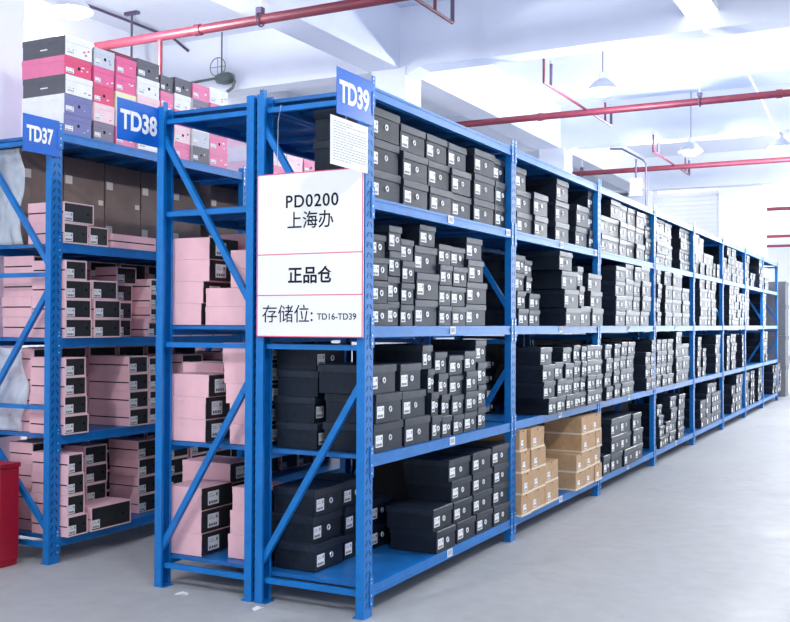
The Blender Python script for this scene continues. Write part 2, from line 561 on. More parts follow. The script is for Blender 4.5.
def chamfer_lid(d, w, z0, z1, m, c):
    mb = MB()
    for x, y, z in ((d / 2, w / 2, z0), (d / 2, w / 2, z1 - c), (d / 2 - c, w / 2 - c, z1)):
        mb.v += [(-x, -y, z), (x, -y, z), (x, y, z), (-x, y, z)]
    k = mb.mi(m)
    for a in (0, 4):
        for i in range(4):
            j = (i + 1) % 4
            mb.f.append((a + i, a + j, a + 4 + j, a + 4 + i))
    mb.f += [(3, 2, 1, 0), (8, 9, 10, 11)]
    mb.m = [k] * len(mb.f)
    return mb.mesh('lid')
def black_parts(d, w, h):
    """meshes of a black lidded shoe box, front towards +x, origin at the middle of its bottom"""
    lz = h * .72
    body = MB().box((-d / 2 + .006, -w / 2 + .005, 0), (d / 2 - .006, w / 2 - .005, lz + .006), 'black').mesh('body')
    return body, chamfer_lid(d, w, lz, h - .001, 'blacklid', .0045)
def shoe_box(x, y, z, d, w, h, label, group, wide):
    t = thing('shoe_box', (x, y, z), label, 'shoe box', group)
    kd, kw, kh = Rd(d), Rd(w, .005) if w > .01 else w, h
    body, lid = cached(('b', round(d, 3), round(w, 3), round(h, 3)), lambda: black_parts(d, w, h))
    link('body', body, t)
    link('lid', lid, t)
    sw, sh = min(.072, w * .36), min(.060, h * .44)
    st = cached(('s', Rd(sw, .004), Rd(sh, .004)), lambda: sticker_mesh(sw, sh))
    dy = random.uniform(-.006, .006)
    ml = max(.009, w * .10 if w < .24 else w * .07)
    link('sticker', st, t, (d / 2 - .0059, -w / 2 + ml + dy, h * .17))['label'] = 'white size sticker'
    ey = cached(('e',), lambda: eyelet_mesh(.0125))
    link('eyelet', ey, t, (d / 2 - .0056, w * (.06 if w > .24 else .16) + dy * .5, h * .44))['label'] = 'bright metal eyelet'
    return t

def pink_parts(d, w, h, plain=False):
    lz = h * .50
    if plain:
        body = MB().box((-d / 2 + .001, -w / 2 + .001, 0), (d / 2 - .004, w / 2 - .001, h * .70), 'pink').mesh('body')
        lid = MB().box((-d / 2, -w / 2, h * .70), (d / 2 - .002, w / 2, h - .001), 'pink').mesh('lid')
        pn = MB().box((d / 2 - .004, -w / 2 + .003, .003), (d / 2, w / 2 - .003, h - .004), 'black_panel').mesh('front_panel')
        return body, lid, None, pn
    body = MB().box((-d / 2 + .002, -w / 2 + .002, 0), (d / 2 - .004, w / 2 - .002, lz - .006), 'pink', skip=('z1',)).box((-d / 2 + .006, -w / 2 + .006, lz - .006), (d / 2 - .008, w / 2 - .006, lz + .004), 'void').mesh('body')
    lid = MB().box((-d / 2, -w / 2, lz + .002), (d / 2 - .004, w / 2, h - .001), 'pink').mesh('lid')
    e = .008
    fr = MB().box((d / 2 - .004, -w / 2, 0), (d / 2, -w / 2 + e, h - .001), 'pinkedge').box((d / 2 - .004, w / 2 - e, 0), (d / 2, w / 2, h - .001), 'pinkedge')
    fr.box((d / 2 - .004, -w / 2 + e, 0), (d / 2, w / 2 - e, e), 'pinkedge').box((d / 2 - .004, -w / 2 + e, h - .001 - e), (d / 2, w / 2 - e, h - .001), 'pinkedge')
    fr = fr.mesh('front_rim')
    pn = MB().box((d / 2 - .004, -w / 2 + e, e), (d / 2 - .0012, w / 2 - e, h - .001 - e), 'black_panel')
    yc, zc, r = w * .30, h * .5, .009
    n = len(pn.v)
    pn.v += [(d / 2 - .0008, yc + r * math.cos(i * math.pi / 6), zc + r * math.sin(i * math.pi / 6)) for i in range(12)]
    pn.f.append(tuple(range(n, n + 12)))
    pn.m.append(pn.mi('void'))
    return body, lid, fr, pn.mesh('front_panel')
def pink_box(x, y, z, d, w, h, label, group, plain=False):
    t = thing('pink_shoe_box', (x, y, z), label, 'shoe box', group)
    body, lid, fr, pn = cached(('p', plain, round(d, 3), round(w, 3), round(h, 3)), lambda: pink_parts(d, w, h, plain))
    link('body', body, t)
    link('lid', lid, t)
    if fr is not None:
        link('front_rim', fr, t)['label'] = 'pale pink rim'
    link('front_panel', pn, t)['label'] = 'black front panel'
    sw, sh = (w * .36, h * .60) if plain else (min(.064, w * .36), min(.052, h * .44))
    st = cached(('s', Rd(sw, .004), Rd(sh, .004)), lambda: sticker_mesh(sw, sh))
    link('sticker', st, t, (d / 2 + .0001 if plain else d / 2 - .0011, -w * .30 if plain else -w / 2 + .010, h * .18 if plain else h * .10))['label'] = 'white size sticker'
    return t

def brown_parts(d, w, h):
    body = MB().box((-d / 2, -w / 2, .012), (d / 2, w / 2, h - .002), 'brown')
    n = len(body.v)
    r = .012
    pts = [(d / 2 + .0004, r * math.cos(a), h - .006 - r * .9 * math.sin(a)) for a in [math.pi * i / 8 for i in range(9)]]
    body.v += pts
    body.f.append(tuple(range(n, n + 9))[::-1])
    body.m.append(body.mi('void'))
    tray = MB().box((-d / 2 - .002, -w / 2 - .001, 0), (d / 2 + .003, w / 2 + .001, .014), 'brownedge')
    return body.mesh('body'), tray.mesh('bottom_tray')
def brown_box(x, y, z, d, w, h, label, group):
    t = thing('cardboard_shoe_box', (x, y, z), label, 'shoe box', group)
    body, tray = cached(('c', round(d, 3), round(w, 3), round(h, 3)), lambda: brown_parts(d, w, h))
    link('body', body, t)
    link('bottom_tray', tray, t)['label'] = 'pale bottom edge'
    sw, sh = min(.06, w * .32), h * .36
    st = cached(('s', Rd(sw, .004), Rd(sh, .004)), lambda: sticker_mesh(sw, sh))
    link('sticker', st, t, (d / 2 + .0003, -w * .32, h * .16))['label'] = 'white size sticker'
    return t

KC = {'W': ('white', (.85, .85, .86)), 'P': ('pink', (.80, .20, .38)), 'R': ('red pink', (.74, .06, .17)), 'G': ('dark grey', (.105, .105, .13)), 'V': ('purple blue', (.16, .17, .40)),
      'L': ('pale pink', (.88, .62, .67)), 'S': ('light grey', (.58, .60, .66)), 'Y': ('pale yellow', (.86, .82, .52)), 'H': ('hot pink', (.78, .11, .29)), 'D': ('dusky purple', (.20, .17, .25))}
for k, (nm, c) in KC.items():
    M['k' + k] = mat(nm + ' coloured card', c, 0.5, noise=.05, nscale=20)
def coloured_box(x, y, z, d, w, h, side, front, label, group, i):
    t = thing('coloured_shoe_box', (x, y, z), label, 'shoe box', group)
    lz = h * .70
    s, f = 'k' + side, 'k' + front
    two = {'x1': f}
    MB().box((-d / 2 + .002, -w / 2 + .002, 0), (d / 2 - .002, w / 2 - .002, lz + .004), s, fm=two).obj('body', t)
    MB().box((-d / 2, -w / 2, lz), (d / 2, w / 2, h - .001), s, fm=two).obj('lid', t)
    rnd = random.Random(i)
    sw, sh = w * .28, h * .26
    st = cached(('s', Rd(sw, .004), Rd(sh, .004)), lambda: sticker_mesh(sw, sh))
    link('sticker', st, t, (d / 2 - .0018, -w * .44, h * .14))['label'] = 'white size sticker'
    if front in 'VDGR' or rnd.random() < .25:
        hole = MB()
        hole.v = [(0, .011 * math.cos(a), .011 * math.sin(a)) for a in [j * math.pi / 7 for j in range(14)]]
        hole.f, hole.m = [tuple(range(14))], [hole.mi('void')]
        link('finger_hole', hole.mesh('finger_hole'), t, (d / 2 - .0014, w * .03, h * .47))
    ink = {'W': ('kR', 'greyink'), 'L': ('kR', 'kH'), 'P': ('letterwhite',), 'R': ('letterwhite',), 'H': ('letterwhite',), 'S': ('greyink', 'kH'), 'V': ('kS',), 'G': ('letterwhite', 'kS'), 'D': ('kS',), 'Y': ('greyink',)}[front]
    for q in range(rnd.randint(1, 3)):
        mk = MB()
        y = w * rnd.uniform(.10, .36)
        zz = h * rnd.uniform(.14, .55)
        a, b = w * rnd.uniform(.05, .14), h * rnd.uniform(.05, .13)
        mk.quad([(d / 2 - .0012, y, zz), (d / 2 - .0012, y + a, zz + b * .2), (d / 2 - .0012, y + a * .8, zz + b), (d / 2 - .0012, y + a * .1, zz + b * .7)], rnd.choice(ink))
        mk.obj('printed_mark', t)
    if side == 'G' and i < 40:
        MB().box((-.03, -w / 2 + .0005, h * .36), (.03, -w / 2 + .002, h * .42), 'letterwhite').obj('side_print', t)
    return t

# one entry per stack: rack, bay, shelf, kind, note, [(front x, depth, y0, y1, z, height), ...] from the bottom up, in metres
STOCK = [
(37,1,1,'p','',[(-2.110,.300,.160,.326,.150,.123),(-2.110,.300,.160,.303,.273,.123),(-2.110,.300,.160,.300,.397,.123),(-2.110,.300,.160,.285,.520,.123)]),
(37,1,1,'p','',[(-2.100,.200,.346,.697,.150,.148)]),
(37,1,1,'p','',[(-2.330,.190,.533,.717,.150,.122),(-2.330,.190,.532,.715,.272,.122),(-2.330,.190,.523,.722,.394,.122),(-2.330,.190,.521,.721,.516,.122)]),
(37,1,1,'p','',[(-2.260,.260,.937,1.125,.150,.121),(-2.260,.260,.936,1.123,.271,.121),(-2.260,.260,.934,1.122,.393,.121),(-2.260,.260,.933,1.121,.514,.121)]),
(37,1,1,'p','',[(-2.210,.300,1.161,1.398,.150,.113),(-2.210,.300,1.163,1.388,.263,.113),(-2.210,.300,1.165,1.392,.376,.113),(-2.210,.300,1.164,1.394,.489,.113)]),
(37,1,1,'p','',[(-2.210,.300,1.420,1.651,.150,.113),(-2.210,.300,1.422,1.648,.263,.113),(-2.210,.300,1.426,1.647,.376,.113),(-2.210,.300,1.426,1.645,.489,.113)]),
(37,1,1,'p','',[(-2.210,.300,1.682,1.902,.150,.113),(-2.210,.300,1.672,1.900,.263,.113),(-2.210,.300,1.682,1.899,.376,.113)]),
(37,1,1,'p','back',[(-2.450,.200,.201,.421,.150,.134),(-2.450,.200,.201,.425,.284,.134),(-2.450,.200,.200,.425,.418,.134),(-2.450,.200,.201,.419,.552,.134)]),
(37,1,1,'p','back',[(-2.530,.260,.467,.719,.150,.134),(-2.530,.260,.466,.725,.284,.134),(-2.530,.260,.469,.727,.418,.134),(-2.530,.260,.464,.718,.552,.134)]),
(37,1,1,'p','back',[(-2.530,.260,.751,1.008,.150,.134),(-2.530,.260,.745,1.010,.284,.134),(-2.530,.260,.752,1.015,.418,.134),(-2.530,.260,.752,1.007,.552,.134)]),
(37,1,1,'p','back',[(-2.530,.260,1.031,1.292,.150,.134),(-2.530,.260,1.036,1.292,.284,.134),(-2.530,.260,1.034,1.292,.418,.134),(-2.530,.260,1.039,1.300,.552,.134)]),
(37,1,1,'p','back',[(-2.530,.260,1.316,1.577,.150,.134),(-2.530,.260,1.327,1.582,.284,.134),(-2.530,.260,1.320,1.578,.418,.134),(-2.530,.260,1.319,1.581,.552,.134)]),
(37,1,1,'p','back',[(-2.530,.260,1.604,1.866,.150,.134),(-2.530,.260,1.607,1.866,.284,.134),(-2.530,.260,1.605,1.861,.418,.134),(-2.530,.260,1.600,1.863,.552,.134)]),
(37,1,1,'p','back',[(-2.530,.260,2.179,2.436,.150,.134),(-2.530,.260,2.173,2.430,.284,.134),(-2.530,.260,2.173,2.438,.418,.134),(-2.530,.260,2.175,2.432,.552,.134)]),
(37,1,1,'p','back',[(-2.530,.260,2.456,2.721,.150,.134),(-2.530,.260,2.459,2.715,.284,.134),(-2.530,.260,2.460,2.715,.418,.134),(-2.530,.260,2.457,2.721,.552,.134)]),
(37,1,1,'p','back',[(-2.530,.260,2.748,2.999,.150,.134),(-2.530,.260,2.745,3.007,.284,.134),(-2.530,.260,2.741,3.004,.418,.134),(-2.530,.260,2.742,3.000,.552,.134)]),
(37,1,1,'p','back',[(-2.530,.260,3.035,3.293,.150,.134),(-2.530,.260,3.028,3.285,.284,.134),(-2.530,.260,3.033,3.285,.418,.134),(-2.530,.260,3.029,3.293,.552,.134)]),
(37,1,1,'p','back',[(-2.530,.260,3.314,3.570,.150,.134),(-2.530,.260,3.313,3.576,.284,.134),(-2.530,.260,3.315,3.575,.418,.134),(-2.530,.260,3.315,3.569,.552,.134)]),
(37,1,1,'p','back',[(-2.530,.260,3.597,3.865,.150,.134),(-2.530,.260,3.606,3.854,.284,.134),(-2.530,.260,3.607,3.860,.418,.134),(-2.530,.260,3.606,3.854,.552,.134)]),
(37,1,2,'p','',[(-2.140,.290,.160,.362,.755,.116),(-2.140,.290,.160,.348,.871,.116),(-2.140,.290,.160,.334,.987,.116),(-2.140,.290,.160,.328,1.102,.116)]),
(37,1,2,'p','',[(-2.160,.355,.734,.919,.755,.114),(-2.160,.355,.732,.918,.869,.114),(-2.160,.355,.731,.917,.983,.114),(-2.160,.355,.730,.916,1.097,.114)]),
(37,1,2,'p','',[(-2.160,.360,.926,1.076,.755,.111),(-2.160,.360,.925,1.075,.866,.111),(-2.160,.360,.924,1.074,.977,.111),(-2.160,.360,.923,1.073,1.089,.111)]),
(37,1,2,'p','',[(-2.210,.300,1.327,1.551,.755,.113),(-2.210,.300,1.323,1.550,.868,.113),(-2.210,.300,1.327,1.557,.981,.113),(-2.210,.300,1.321,1.550,1.094,.113)]),
(37,1,2,'p','',[(-2.210,.300,1.587,1.814,.755,.113),(-2.210,.300,1.585,1.810,.868,.113),(-2.210,.300,1.577,1.811,.981,.113)]),
(37,1,2,'p','',[(-2.210,.300,1.839,1.948,.755,.113),(-2.210,.300,1.831,1.948,.868,.113),(-2.210,.300,1.831,1.948,.981,.113),(-2.210,.300,1.834,1.948,1.094,.113)]),
(37,1,2,'p','back',[(-2.450,.230,.201,.431,.755,.128),(-2.450,.230,.207,.436,.883,.128),(-2.450,.230,.200,.430,1.011,.128),(-2.450,.230,.206,.431,1.139,.128)]),
(37,1,2,'p','back',[(-2.530,.260,.463,.721,.755,.128),(-2.530,.260,.470,.722,.883,.128),(-2.530,.260,.466,.727,1.011,.128),(-2.530,.260,.464,.727,1.139,.128)]),
(37,1,2,'p','back',[(-2.530,.260,.746,1.008,.755,.128),(-2.530,.260,.748,1.005,.883,.128),(-2.530,.260,.746,1.004,1.011,.128),(-2.530,.260,.753,1.004,1.139,.128)]),
(37,1,2,'p','back',[(-2.530,.260,1.041,1.289,.755,.128),(-2.530,.260,1.037,1.300,.883,.128),(-2.530,.260,1.039,1.298,1.011,.128),(-2.530,.260,1.034,1.292,1.139,.128)]),
(37,1,2,'p','back',[(-2.530,.260,1.321,1.580,.755,.128),(-2.530,.260,1.326,1.578,.883,.128),(-2.530,.260,1.319,1.582,1.011,.128),(-2.530,.260,1.325,1.579,1.139,.128)]),
(37,1,2,'p','back',[(-2.530,.260,1.609,1.866,.755,.128),(-2.530,.260,1.602,1.864,.883,.128),(-2.530,.260,1.610,1.868,1.011,.128),(-2.530,.260,1.610,1.859,1.139,.128)]),
(37,1,2,'p','back',[(-2.530,.260,2.180,2.430,.755,.128),(-2.530,.260,2.170,2.432,.883,.128),(-2.530,.260,2.180,2.439,1.011,.128),(-2.530,.260,2.173,2.437,1.139,.128)]),
(37,1,2,'p','back',[(-2.530,.260,2.461,2.720,.755,.128),(-2.530,.260,2.461,2.716,.883,.128),(-2.530,.260,2.455,2.724,1.011,.128),(-2.530,.260,2.457,2.724,1.139,.128)]),
(37,1,2,'p','back',[(-2.530,.260,2.741,2.998,.755,.128),(-2.530,.260,2.750,3.009,.883,.128),(-2.530,.260,2.746,3.006,1.011,.128),(-2.530,.260,2.744,3.006,1.139,.128)]),
(37,1,2,'p','back',[(-2.530,.260,3.033,3.288,.755,.128),(-2.530,.260,3.029,3.293,.883,.128),(-2.530,.260,3.029,3.294,1.011,.128),(-2.530,.260,3.032,3.286,1.139,.128)]),
(37,1,2,'p','back',[(-2.530,.260,3.315,3.579,.755,.128),(-2.530,.260,3.312,3.576,.883,.128),(-2.530,.260,3.317,3.571,1.011,.128),(-2.530,.260,3.315,3.570,1.139,.128)]),
(37,1,2,'p','back',[(-2.530,.260,3.602,3.860,.755,.128),(-2.530,.260,3.599,3.859,.883,.128),(-2.530,.260,3.603,3.860,1.011,.128),(-2.530,.260,3.603,3.859,1.139,.128)]),
(37,1,3,'p','',[(-2.140,.280,.160,.380,1.335,.117),(-2.140,.280,.160,.371,1.452,.117),(-2.140,.280,.160,.373,1.569,.117),(-2.140,.280,.160,.335,1.686,.117)]),
(37,1,3,'p','',[(-2.140,.280,.396,.633,1.335,.118),(-2.140,.280,.395,.626,1.453,.118),(-2.140,.280,.381,.599,1.572,.118)]),
(37,1,3,'p','',[(-2.330,.190,.798,.935,1.335,.116),(-2.330,.190,.797,.942,1.451,.116),(-2.330,.190,.795,.943,1.567,.116),(-2.330,.190,.794,.984,1.684,.116)]),
(37,1,3,'p','',[(-2.210,.280,.971,1.103,1.335,.097),(-2.210,.280,.985,1.102,1.432,.097),(-2.210,.280,.988,1.101,1.530,.097),(-2.210,.280,.988,1.100,1.627,.097)]),
(37,1,3,'p','',[(-2.210,.300,1.172,1.394,1.335,.113),(-2.210,.300,1.172,1.396,1.448,.113),(-2.210,.300,1.161,1.393,1.561,.113)]),
(37,1,3,'p','',[(-2.210,.300,1.415,1.653,1.335,.113),(-2.210,.300,1.420,1.648,1.448,.113),(-2.210,.300,1.417,1.654,1.561,.113),(-2.210,.300,1.425,1.651,1.674,.113)]),
(37,1,3,'p','',[(-2.210,.300,1.682,1.899,1.335,.113),(-2.210,.300,1.675,1.904,1.448,.113),(-2.210,.300,1.676,1.902,1.561,.113),(-2.210,.300,1.677,1.903,1.674,.113)]),
(37,1,3,'p','back',[(-2.460,.260,.201,.432,1.335,.126),(-2.460,.260,.197,.432,1.461,.126),(-2.460,.260,.205,.434,1.587,.126),(-2.460,.260,.204,.432,1.713,.126)]),
(37,1,3,'p','back',[(-2.530,.260,.463,.724,1.335,.126),(-2.530,.260,.468,.729,1.461,.126),(-2.530,.260,.465,.725,1.587,.126),(-2.530,.260,.471,.719,1.713,.126)]),
(37,1,3,'p','back',[(-2.530,.260,.749,1.004,1.335,.126),(-2.530,.260,.754,1.012,1.461,.126),(-2.530,.260,.751,1.014,1.587,.126),(-2.530,.260,.755,1.007,1.713,.126)]),
(37,1,3,'p','back',[(-2.530,.260,1.041,1.290,1.335,.126),(-2.530,.260,1.038,1.291,1.461,.126),(-2.530,.260,1.037,1.299,1.587,.126),(-2.530,.260,1.037,1.300,1.713,.126)]),
(37,1,3,'p','back',[(-2.530,.260,1.317,1.576,1.335,.126),(-2.530,.260,1.316,1.584,1.461,.126),(-2.530,.260,1.316,1.574,1.587,.126),(-2.530,.260,1.317,1.585,1.713,.126)]),
(37,1,3,'p','back',[(-2.530,.260,1.610,1.869,1.335,.126),(-2.530,.260,1.610,1.862,1.461,.126),(-2.530,.260,1.610,1.859,1.587,.126),(-2.530,.260,1.607,1.860,1.713,.126)]),
(37,1,3,'p','back',[(-2.530,.260,2.170,2.431,1.335,.126),(-2.530,.260,2.176,2.431,1.461,.126),(-2.530,.260,2.171,2.431,1.587,.126),(-2.530,.260,2.181,2.439,1.713,.126)]),
(37,1,3,'p','back',[(-2.530,.260,2.459,2.718,1.335,.126),(-2.530,.260,2.465,2.722,1.461,.126),(-2.530,.260,2.457,2.722,1.587,.126),(-2.530,.260,2.462,2.716,1.713,.126)]),
(37,1,3,'p','back',[(-2.530,.260,2.745,3.006,1.335,.126),(-2.530,.260,2.745,3.006,1.461,.126),(-2.530,.260,2.745,3.009,1.587,.126),(-2.530,.260,2.746,2.998,1.713,.126)]),
(37,1,3,'p','back',[(-2.530,.260,3.030,3.286,1.335,.126),(-2.530,.260,3.027,3.287,1.461,.126),(-2.530,.260,3.034,3.287,1.587,.126),(-2.530,.260,3.031,3.289,1.713,.126)]),
(37,1,3,'p','back',[(-2.530,.260,3.318,3.569,1.335,.126),(-2.530,.260,3.312,3.579,1.461,.126),(-2.530,.260,3.319,3.569,1.587,.126),(-2.530,.260,3.316,3.575,1.713,.126)]),
(37,1,3,'p','back',[(-2.530,.260,3.604,3.863,1.335,.126),(-2.530,.260,3.598,3.863,1.461,.126),(-2.530,.260,3.602,3.861,1.587,.126),(-2.530,.260,3.598,3.857,1.713,.126)]),
(37,1,4,'p','',[(-2.160,.300,.160,.365,1.905,.125),(-2.160,.300,.160,.410,2.030,.125)]),
(37,1,4,'p','',[(-2.160,.300,.375,.539,1.905,.119)]),
(37,1,4,'p','side',[(-2.160,.360,.566,.979,1.905,.089)]),
(37,1,5,'k','',[(-2.160,.360,.158,.391,2.570,.117),(-2.160,.360,.157,.390,2.687,.117),(-2.160,.360,.160,.388,2.804,.117),(-2.160,.360,.160,.387,2.920,.117),(-2.160,.360,.160,.386,3.037,.117)]),
(37,1,5,'k','',[(-2.160,.340,.403,.584,2.570,.114),(-2.160,.340,.402,.583,2.684,.114),(-2.160,.340,.401,.581,2.799,.114),(-2.160,.340,.399,.580,2.913,.114),(-2.160,.340,.398,.579,3.027,.114)]),
(37,1,5,'k','',[(-2.160,.340,.600,.786,2.570,.113),(-2.160,.340,.598,.785,2.683,.113),(-2.160,.340,.597,.784,2.796,.113),(-2.160,.340,.596,.783,2.909,.113),(-2.160,.340,.595,.782,3.021,.113)]),
(37,1,5,'k','',[(-2.160,.340,.797,1.014,2.570,.119),(-2.160,.340,.796,1.013,2.689,.119),(-2.160,.340,.794,1.012,2.809,.119),(-2.160,.340,.793,1.011,2.928,.119),(-2.160,.340,.792,1.010,3.047,.119)]),
(37,1,5,'k','',[(-2.160,.340,1.026,1.157,2.570,.107),(-2.160,.340,1.025,1.156,2.677,.107),(-2.160,.340,1.024,1.155,2.785,.107),(-2.160,.340,1.023,1.154,2.892,.107),(-2.160,.340,1.021,1.153,3.000,.107)]),
(37,1,5,'k','',[(-2.160,.340,1.167,1.340,2.570,.111),(-2.160,.340,1.166,1.339,2.681,.111),(-2.160,.340,1.165,1.338,2.791,.111),(-2.160,.340,1.163,1.337,2.902,.111),(-2.160,.340,1.162,1.335,3.012,.111)]),
(37,1,5,'k','',[(-2.160,.340,1.352,1.542,2.570,.111),(-2.160,.340,1.351,1.541,2.681,.111),(-2.160,.340,1.350,1.539,2.791,.111),(-2.160,.340,1.349,1.538,2.902,.111),(-2.160,.340,1.348,1.537,3.012,.111)]),
(37,1,5,'k','',[(-2.160,.340,1.549,1.768,2.570,.113),(-2.160,.340,1.548,1.766,2.683,.113),(-2.160,.340,1.547,1.765,2.796,.113),(-2.160,.340,1.546,1.764,2.909,.113),(-2.160,.340,1.545,1.763,3.022,.113)]),
(37,2,5,'k','',[(-2.160,.340,2.070,2.292,2.570,.115),(-2.160,.340,2.070,2.292,2.685,.115),(-2.160,.340,2.070,2.292,2.800,.115)]),
(37,2,5,'k','',[(-2.160,.340,2.314,2.530,2.570,.115),(-2.160,.340,2.314,2.530,2.685,.115),(-2.160,.340,2.314,2.530,2.800,.115)]),
(37,2,5,'k','',[(-2.160,.340,2.552,2.786,2.570,.115),(-2.160,.340,2.552,2.786,2.685,.115),(-2.160,.340,2.552,2.786,2.800,.115)]),
(37,2,5,'k','',[(-2.160,.340,2.808,3.021,2.570,.115),(-2.160,.340,2.808,3.021,2.685,.115)]),
(37,2,5,'k','',[(-2.160,.340,3.043,3.299,2.570,.115),(-2.160,.340,3.043,3.299,2.685,.115),(-2.160,.340,3.043,3.299,2.800,.115)]),
(37,2,5,'k','',[(-2.160,.340,3.321,3.544,2.570,.115),(-2.160,.340,3.321,3.544,2.685,.115)]),
(37,2,5,'k','',[(-2.160,.340,3.566,3.785,2.570,.115),(-2.160,.340,3.566,3.785,2.685,.115),(-2.160,.340,3.566,3.785,2.800,.115)]),
(37,3,5,'k','',[(-2.160,.340,4.070,4.304,2.570,.115),(-2.160,.340,4.070,4.304,2.685,.115),(-2.160,.340,4.070,4.304,2.800,.115)]),
(38,1,1,'p','',[(-1.061,.243,.100,.370,.165,.123),(-1.064,.239,.100,.370,.288,.123),(-1.064,.239,.100,.370,.411,.123)]),
(38,1,1,'p','',[(-.660,.272,.160,.420,.165,.128),(-.660,.259,.160,.420,.293,.128),(-.660,.245,.160,.420,.421,.128)]),
(38,1,1,'p','',[(-1.129,.350,.440,.710,.165,.114),(-1.129,.350,.440,.710,.279,.114),(-1.129,.350,.440,.710,.393,.114),(-1.129,.350,.440,.710,.507,.114)]),
(38,1,2,'p','',[(-1.040,.263,.100,.360,.783,.122),(-1.040,.263,.100,.360,.905,.122),(-1.020,.269,.100,.360,1.027,.122)]),
(38,1,2,'p','',[(-.660,.235,.120,.380,.783,.108),(-.660,.235,.120,.380,.891,.108),(-.660,.262,.120,.380,.999,.108),(-.660,.275,.120,.380,1.107,.108),(-.660,.285,.120,.380,1.215,.108)]),
(38,1,2,'p','',[(-1.149,.298,.400,.660,.783,.104),(-1.149,.298,.400,.660,.887,.104),(-1.149,.298,.400,.660,.990,.104),(-1.149,.298,.400,.660,1.094,.104)]),
(38,1,3,'p','',[(-1.074,.229,.100,.360,1.417,.119),(-1.061,.243,.100,.360,1.536,.119),(-1.020,.283,.100,.360,1.655,.119),(-1.020,.283,.100,.360,1.774,.119)]),
(38,1,3,'p','',[(-.660,.395,.110,.370,1.417,.100),(-.660,.392,.110,.370,1.517,.100),(-.660,.228,.110,.370,1.618,.100),(-.660,.228,.110,.370,1.718,.100)]),
(38,1,3,'p','',[(-.980,.300,.420,.700,1.417,.130),(-.980,.300,.420,.700,1.547,.130),(-.980,.300,.420,.700,1.677,.130),(-.980,.300,.420,.700,1.807,.130)]),
(38,1,3,'p','',[(-.660,.300,.420,.700,1.417,.130),(-.660,.300,.420,.700,1.547,.130),(-.660,.300,.420,.700,1.677,.130)]),
(39,1,1,'b','',[(.000,.300,.821,1.086,.150,.125),(.000,.300,.791,1.054,.275,.125)]),
(39,1,1,'b','',[(.000,.300,1.110,1.389,.150,.123),(.000,.300,1.070,1.345,.273,.123),(.000,.300,1.058,1.348,.396,.123),(.000,.300,1.018,1.331,.520,.123)]),
(39,1,1,'b','',[(.000,.300,1.397,1.655,.150,.125),(.000,.300,1.354,1.659,.275,.125),(.000,.300,1.357,1.668,.399,.125),(.000,.300,1.339,1.638,.524,.125)]),
(39,1,1,'b','',[(.000,.300,1.664,1.948,.150,.127),(.000,.300,1.672,1.948,.277,.127),(.000,.300,1.681,1.948,.403,.127),(.000,.300,1.648,1.948,.530,.127)]),
(39,1,1,'b','back',[(-.370,.265,.150,.445,.150,.142),(-.370,.265,.150,.445,.292,.142),(-.370,.265,.150,.445,.434,.142)]),
(39,1,1,'b','back',[(-.370,.265,.450,.720,.150,.142),(-.370,.265,.450,.720,.292,.142),(-.370,.265,.450,.720,.434,.142)]),
(39,1,1,'b','back',[(-.370,.265,.725,1.000,.150,.142),(-.370,.265,.725,1.000,.292,.142)]),
(39,1,2,'b','',[(-.012,.300,.136,.458,.783,.147),(-.012,.300,.132,.420,.930,.147),(-.012,.300,.092,.387,1.077,.147)]),
(39,1,2,'b','',[(-.012,.300,.464,.775,.783,.145),(-.012,.300,.453,.738,.928,.145),(-.012,.300,.424,.678,1.074,.145)]),
(39,1,2,'b','',[(-.012,.300,.790,.920,.783,.133),(-.012,.300,.779,.881,.916,.133),(-.012,.300,.742,.832,1.048,.133),(-.012,.300,.682,.815,1.181,.133)]),
(39,1,2,'b','',[(-.012,.300,.926,1.066,.783,.122),(-.012,.300,.924,1.041,.905,.122),(-.012,.300,.885,1.019,1.027,.122),(-.012,.300,.836,1.001,1.150,.122)]),
(39,1,2,'b','',[(-.012,.300,1.084,1.242,.783,.116),(-.012,.300,1.070,1.245,.899,.116),(-.012,.300,1.045,1.247,1.015,.116),(-.012,.300,1.023,1.227,1.132,.116)]),
(39,1,2,'b','',[(-.012,.300,1.250,1.450,.783,.121),(-.012,.300,1.251,1.445,.904,.121),(-.012,.300,1.252,1.431,1.026,.121),(-.012,.300,1.231,1.417,1.147,.121)]),
(39,1,2,'b','',[(-.012,.300,1.458,1.594,.783,.137),(-.012,.300,1.453,1.584,.920,.137),(-.012,.300,1.435,1.579,1.058,.137),(-.012,.300,1.421,1.596,1.195,.137)]),
(39,1,2,'b','back',[(-.345,.255,.120,.420,.783,.135),(-.345,.255,.120,.420,.918,.135),(-.345,.255,.120,.420,1.053,.135),(-.345,.255,.120,.420,1.188,.135)]),
(39,1,3,'b','',[(-.020,.320,.092,.290,1.417,.115),(-.020,.320,.091,.289,1.532,.115),(-.020,.320,.090,.285,1.648,.115),(-.020,.320,.089,.271,1.763,.115)]),
(39,1,3,'b','',[(-.020,.320,.294,.430,1.417,.129),(-.020,.320,.293,.429,1.546,.129),(-.020,.320,.290,.428,1.676,.129),(-.020,.320,.275,.424,1.805,.129)]),
(39,1,3,'b','',[(-.020,.320,.437,.594,1.417,.115),(-.020,.320,.436,.593,1.532,.115),(-.020,.320,.435,.592,1.647,.115),(-.020,.320,.434,.591,1.762,.115)]),
(39,1,3,'b','',[(-.020,.320,.607,.894,1.417,.146),(-.020,.320,.606,.893,1.563,.146),(-.020,.320,.605,.892,1.710,.146),(-.020,.320,.655,.864,1.856,.118)]),
(39,1,3,'b','',[(-.020,.320,.898,1.074,1.417,.117),(-.020,.320,.898,1.073,1.534,.117),(-.020,.320,.896,1.072,1.650,.117),(-.020,.320,.896,1.071,1.767,.117)]),
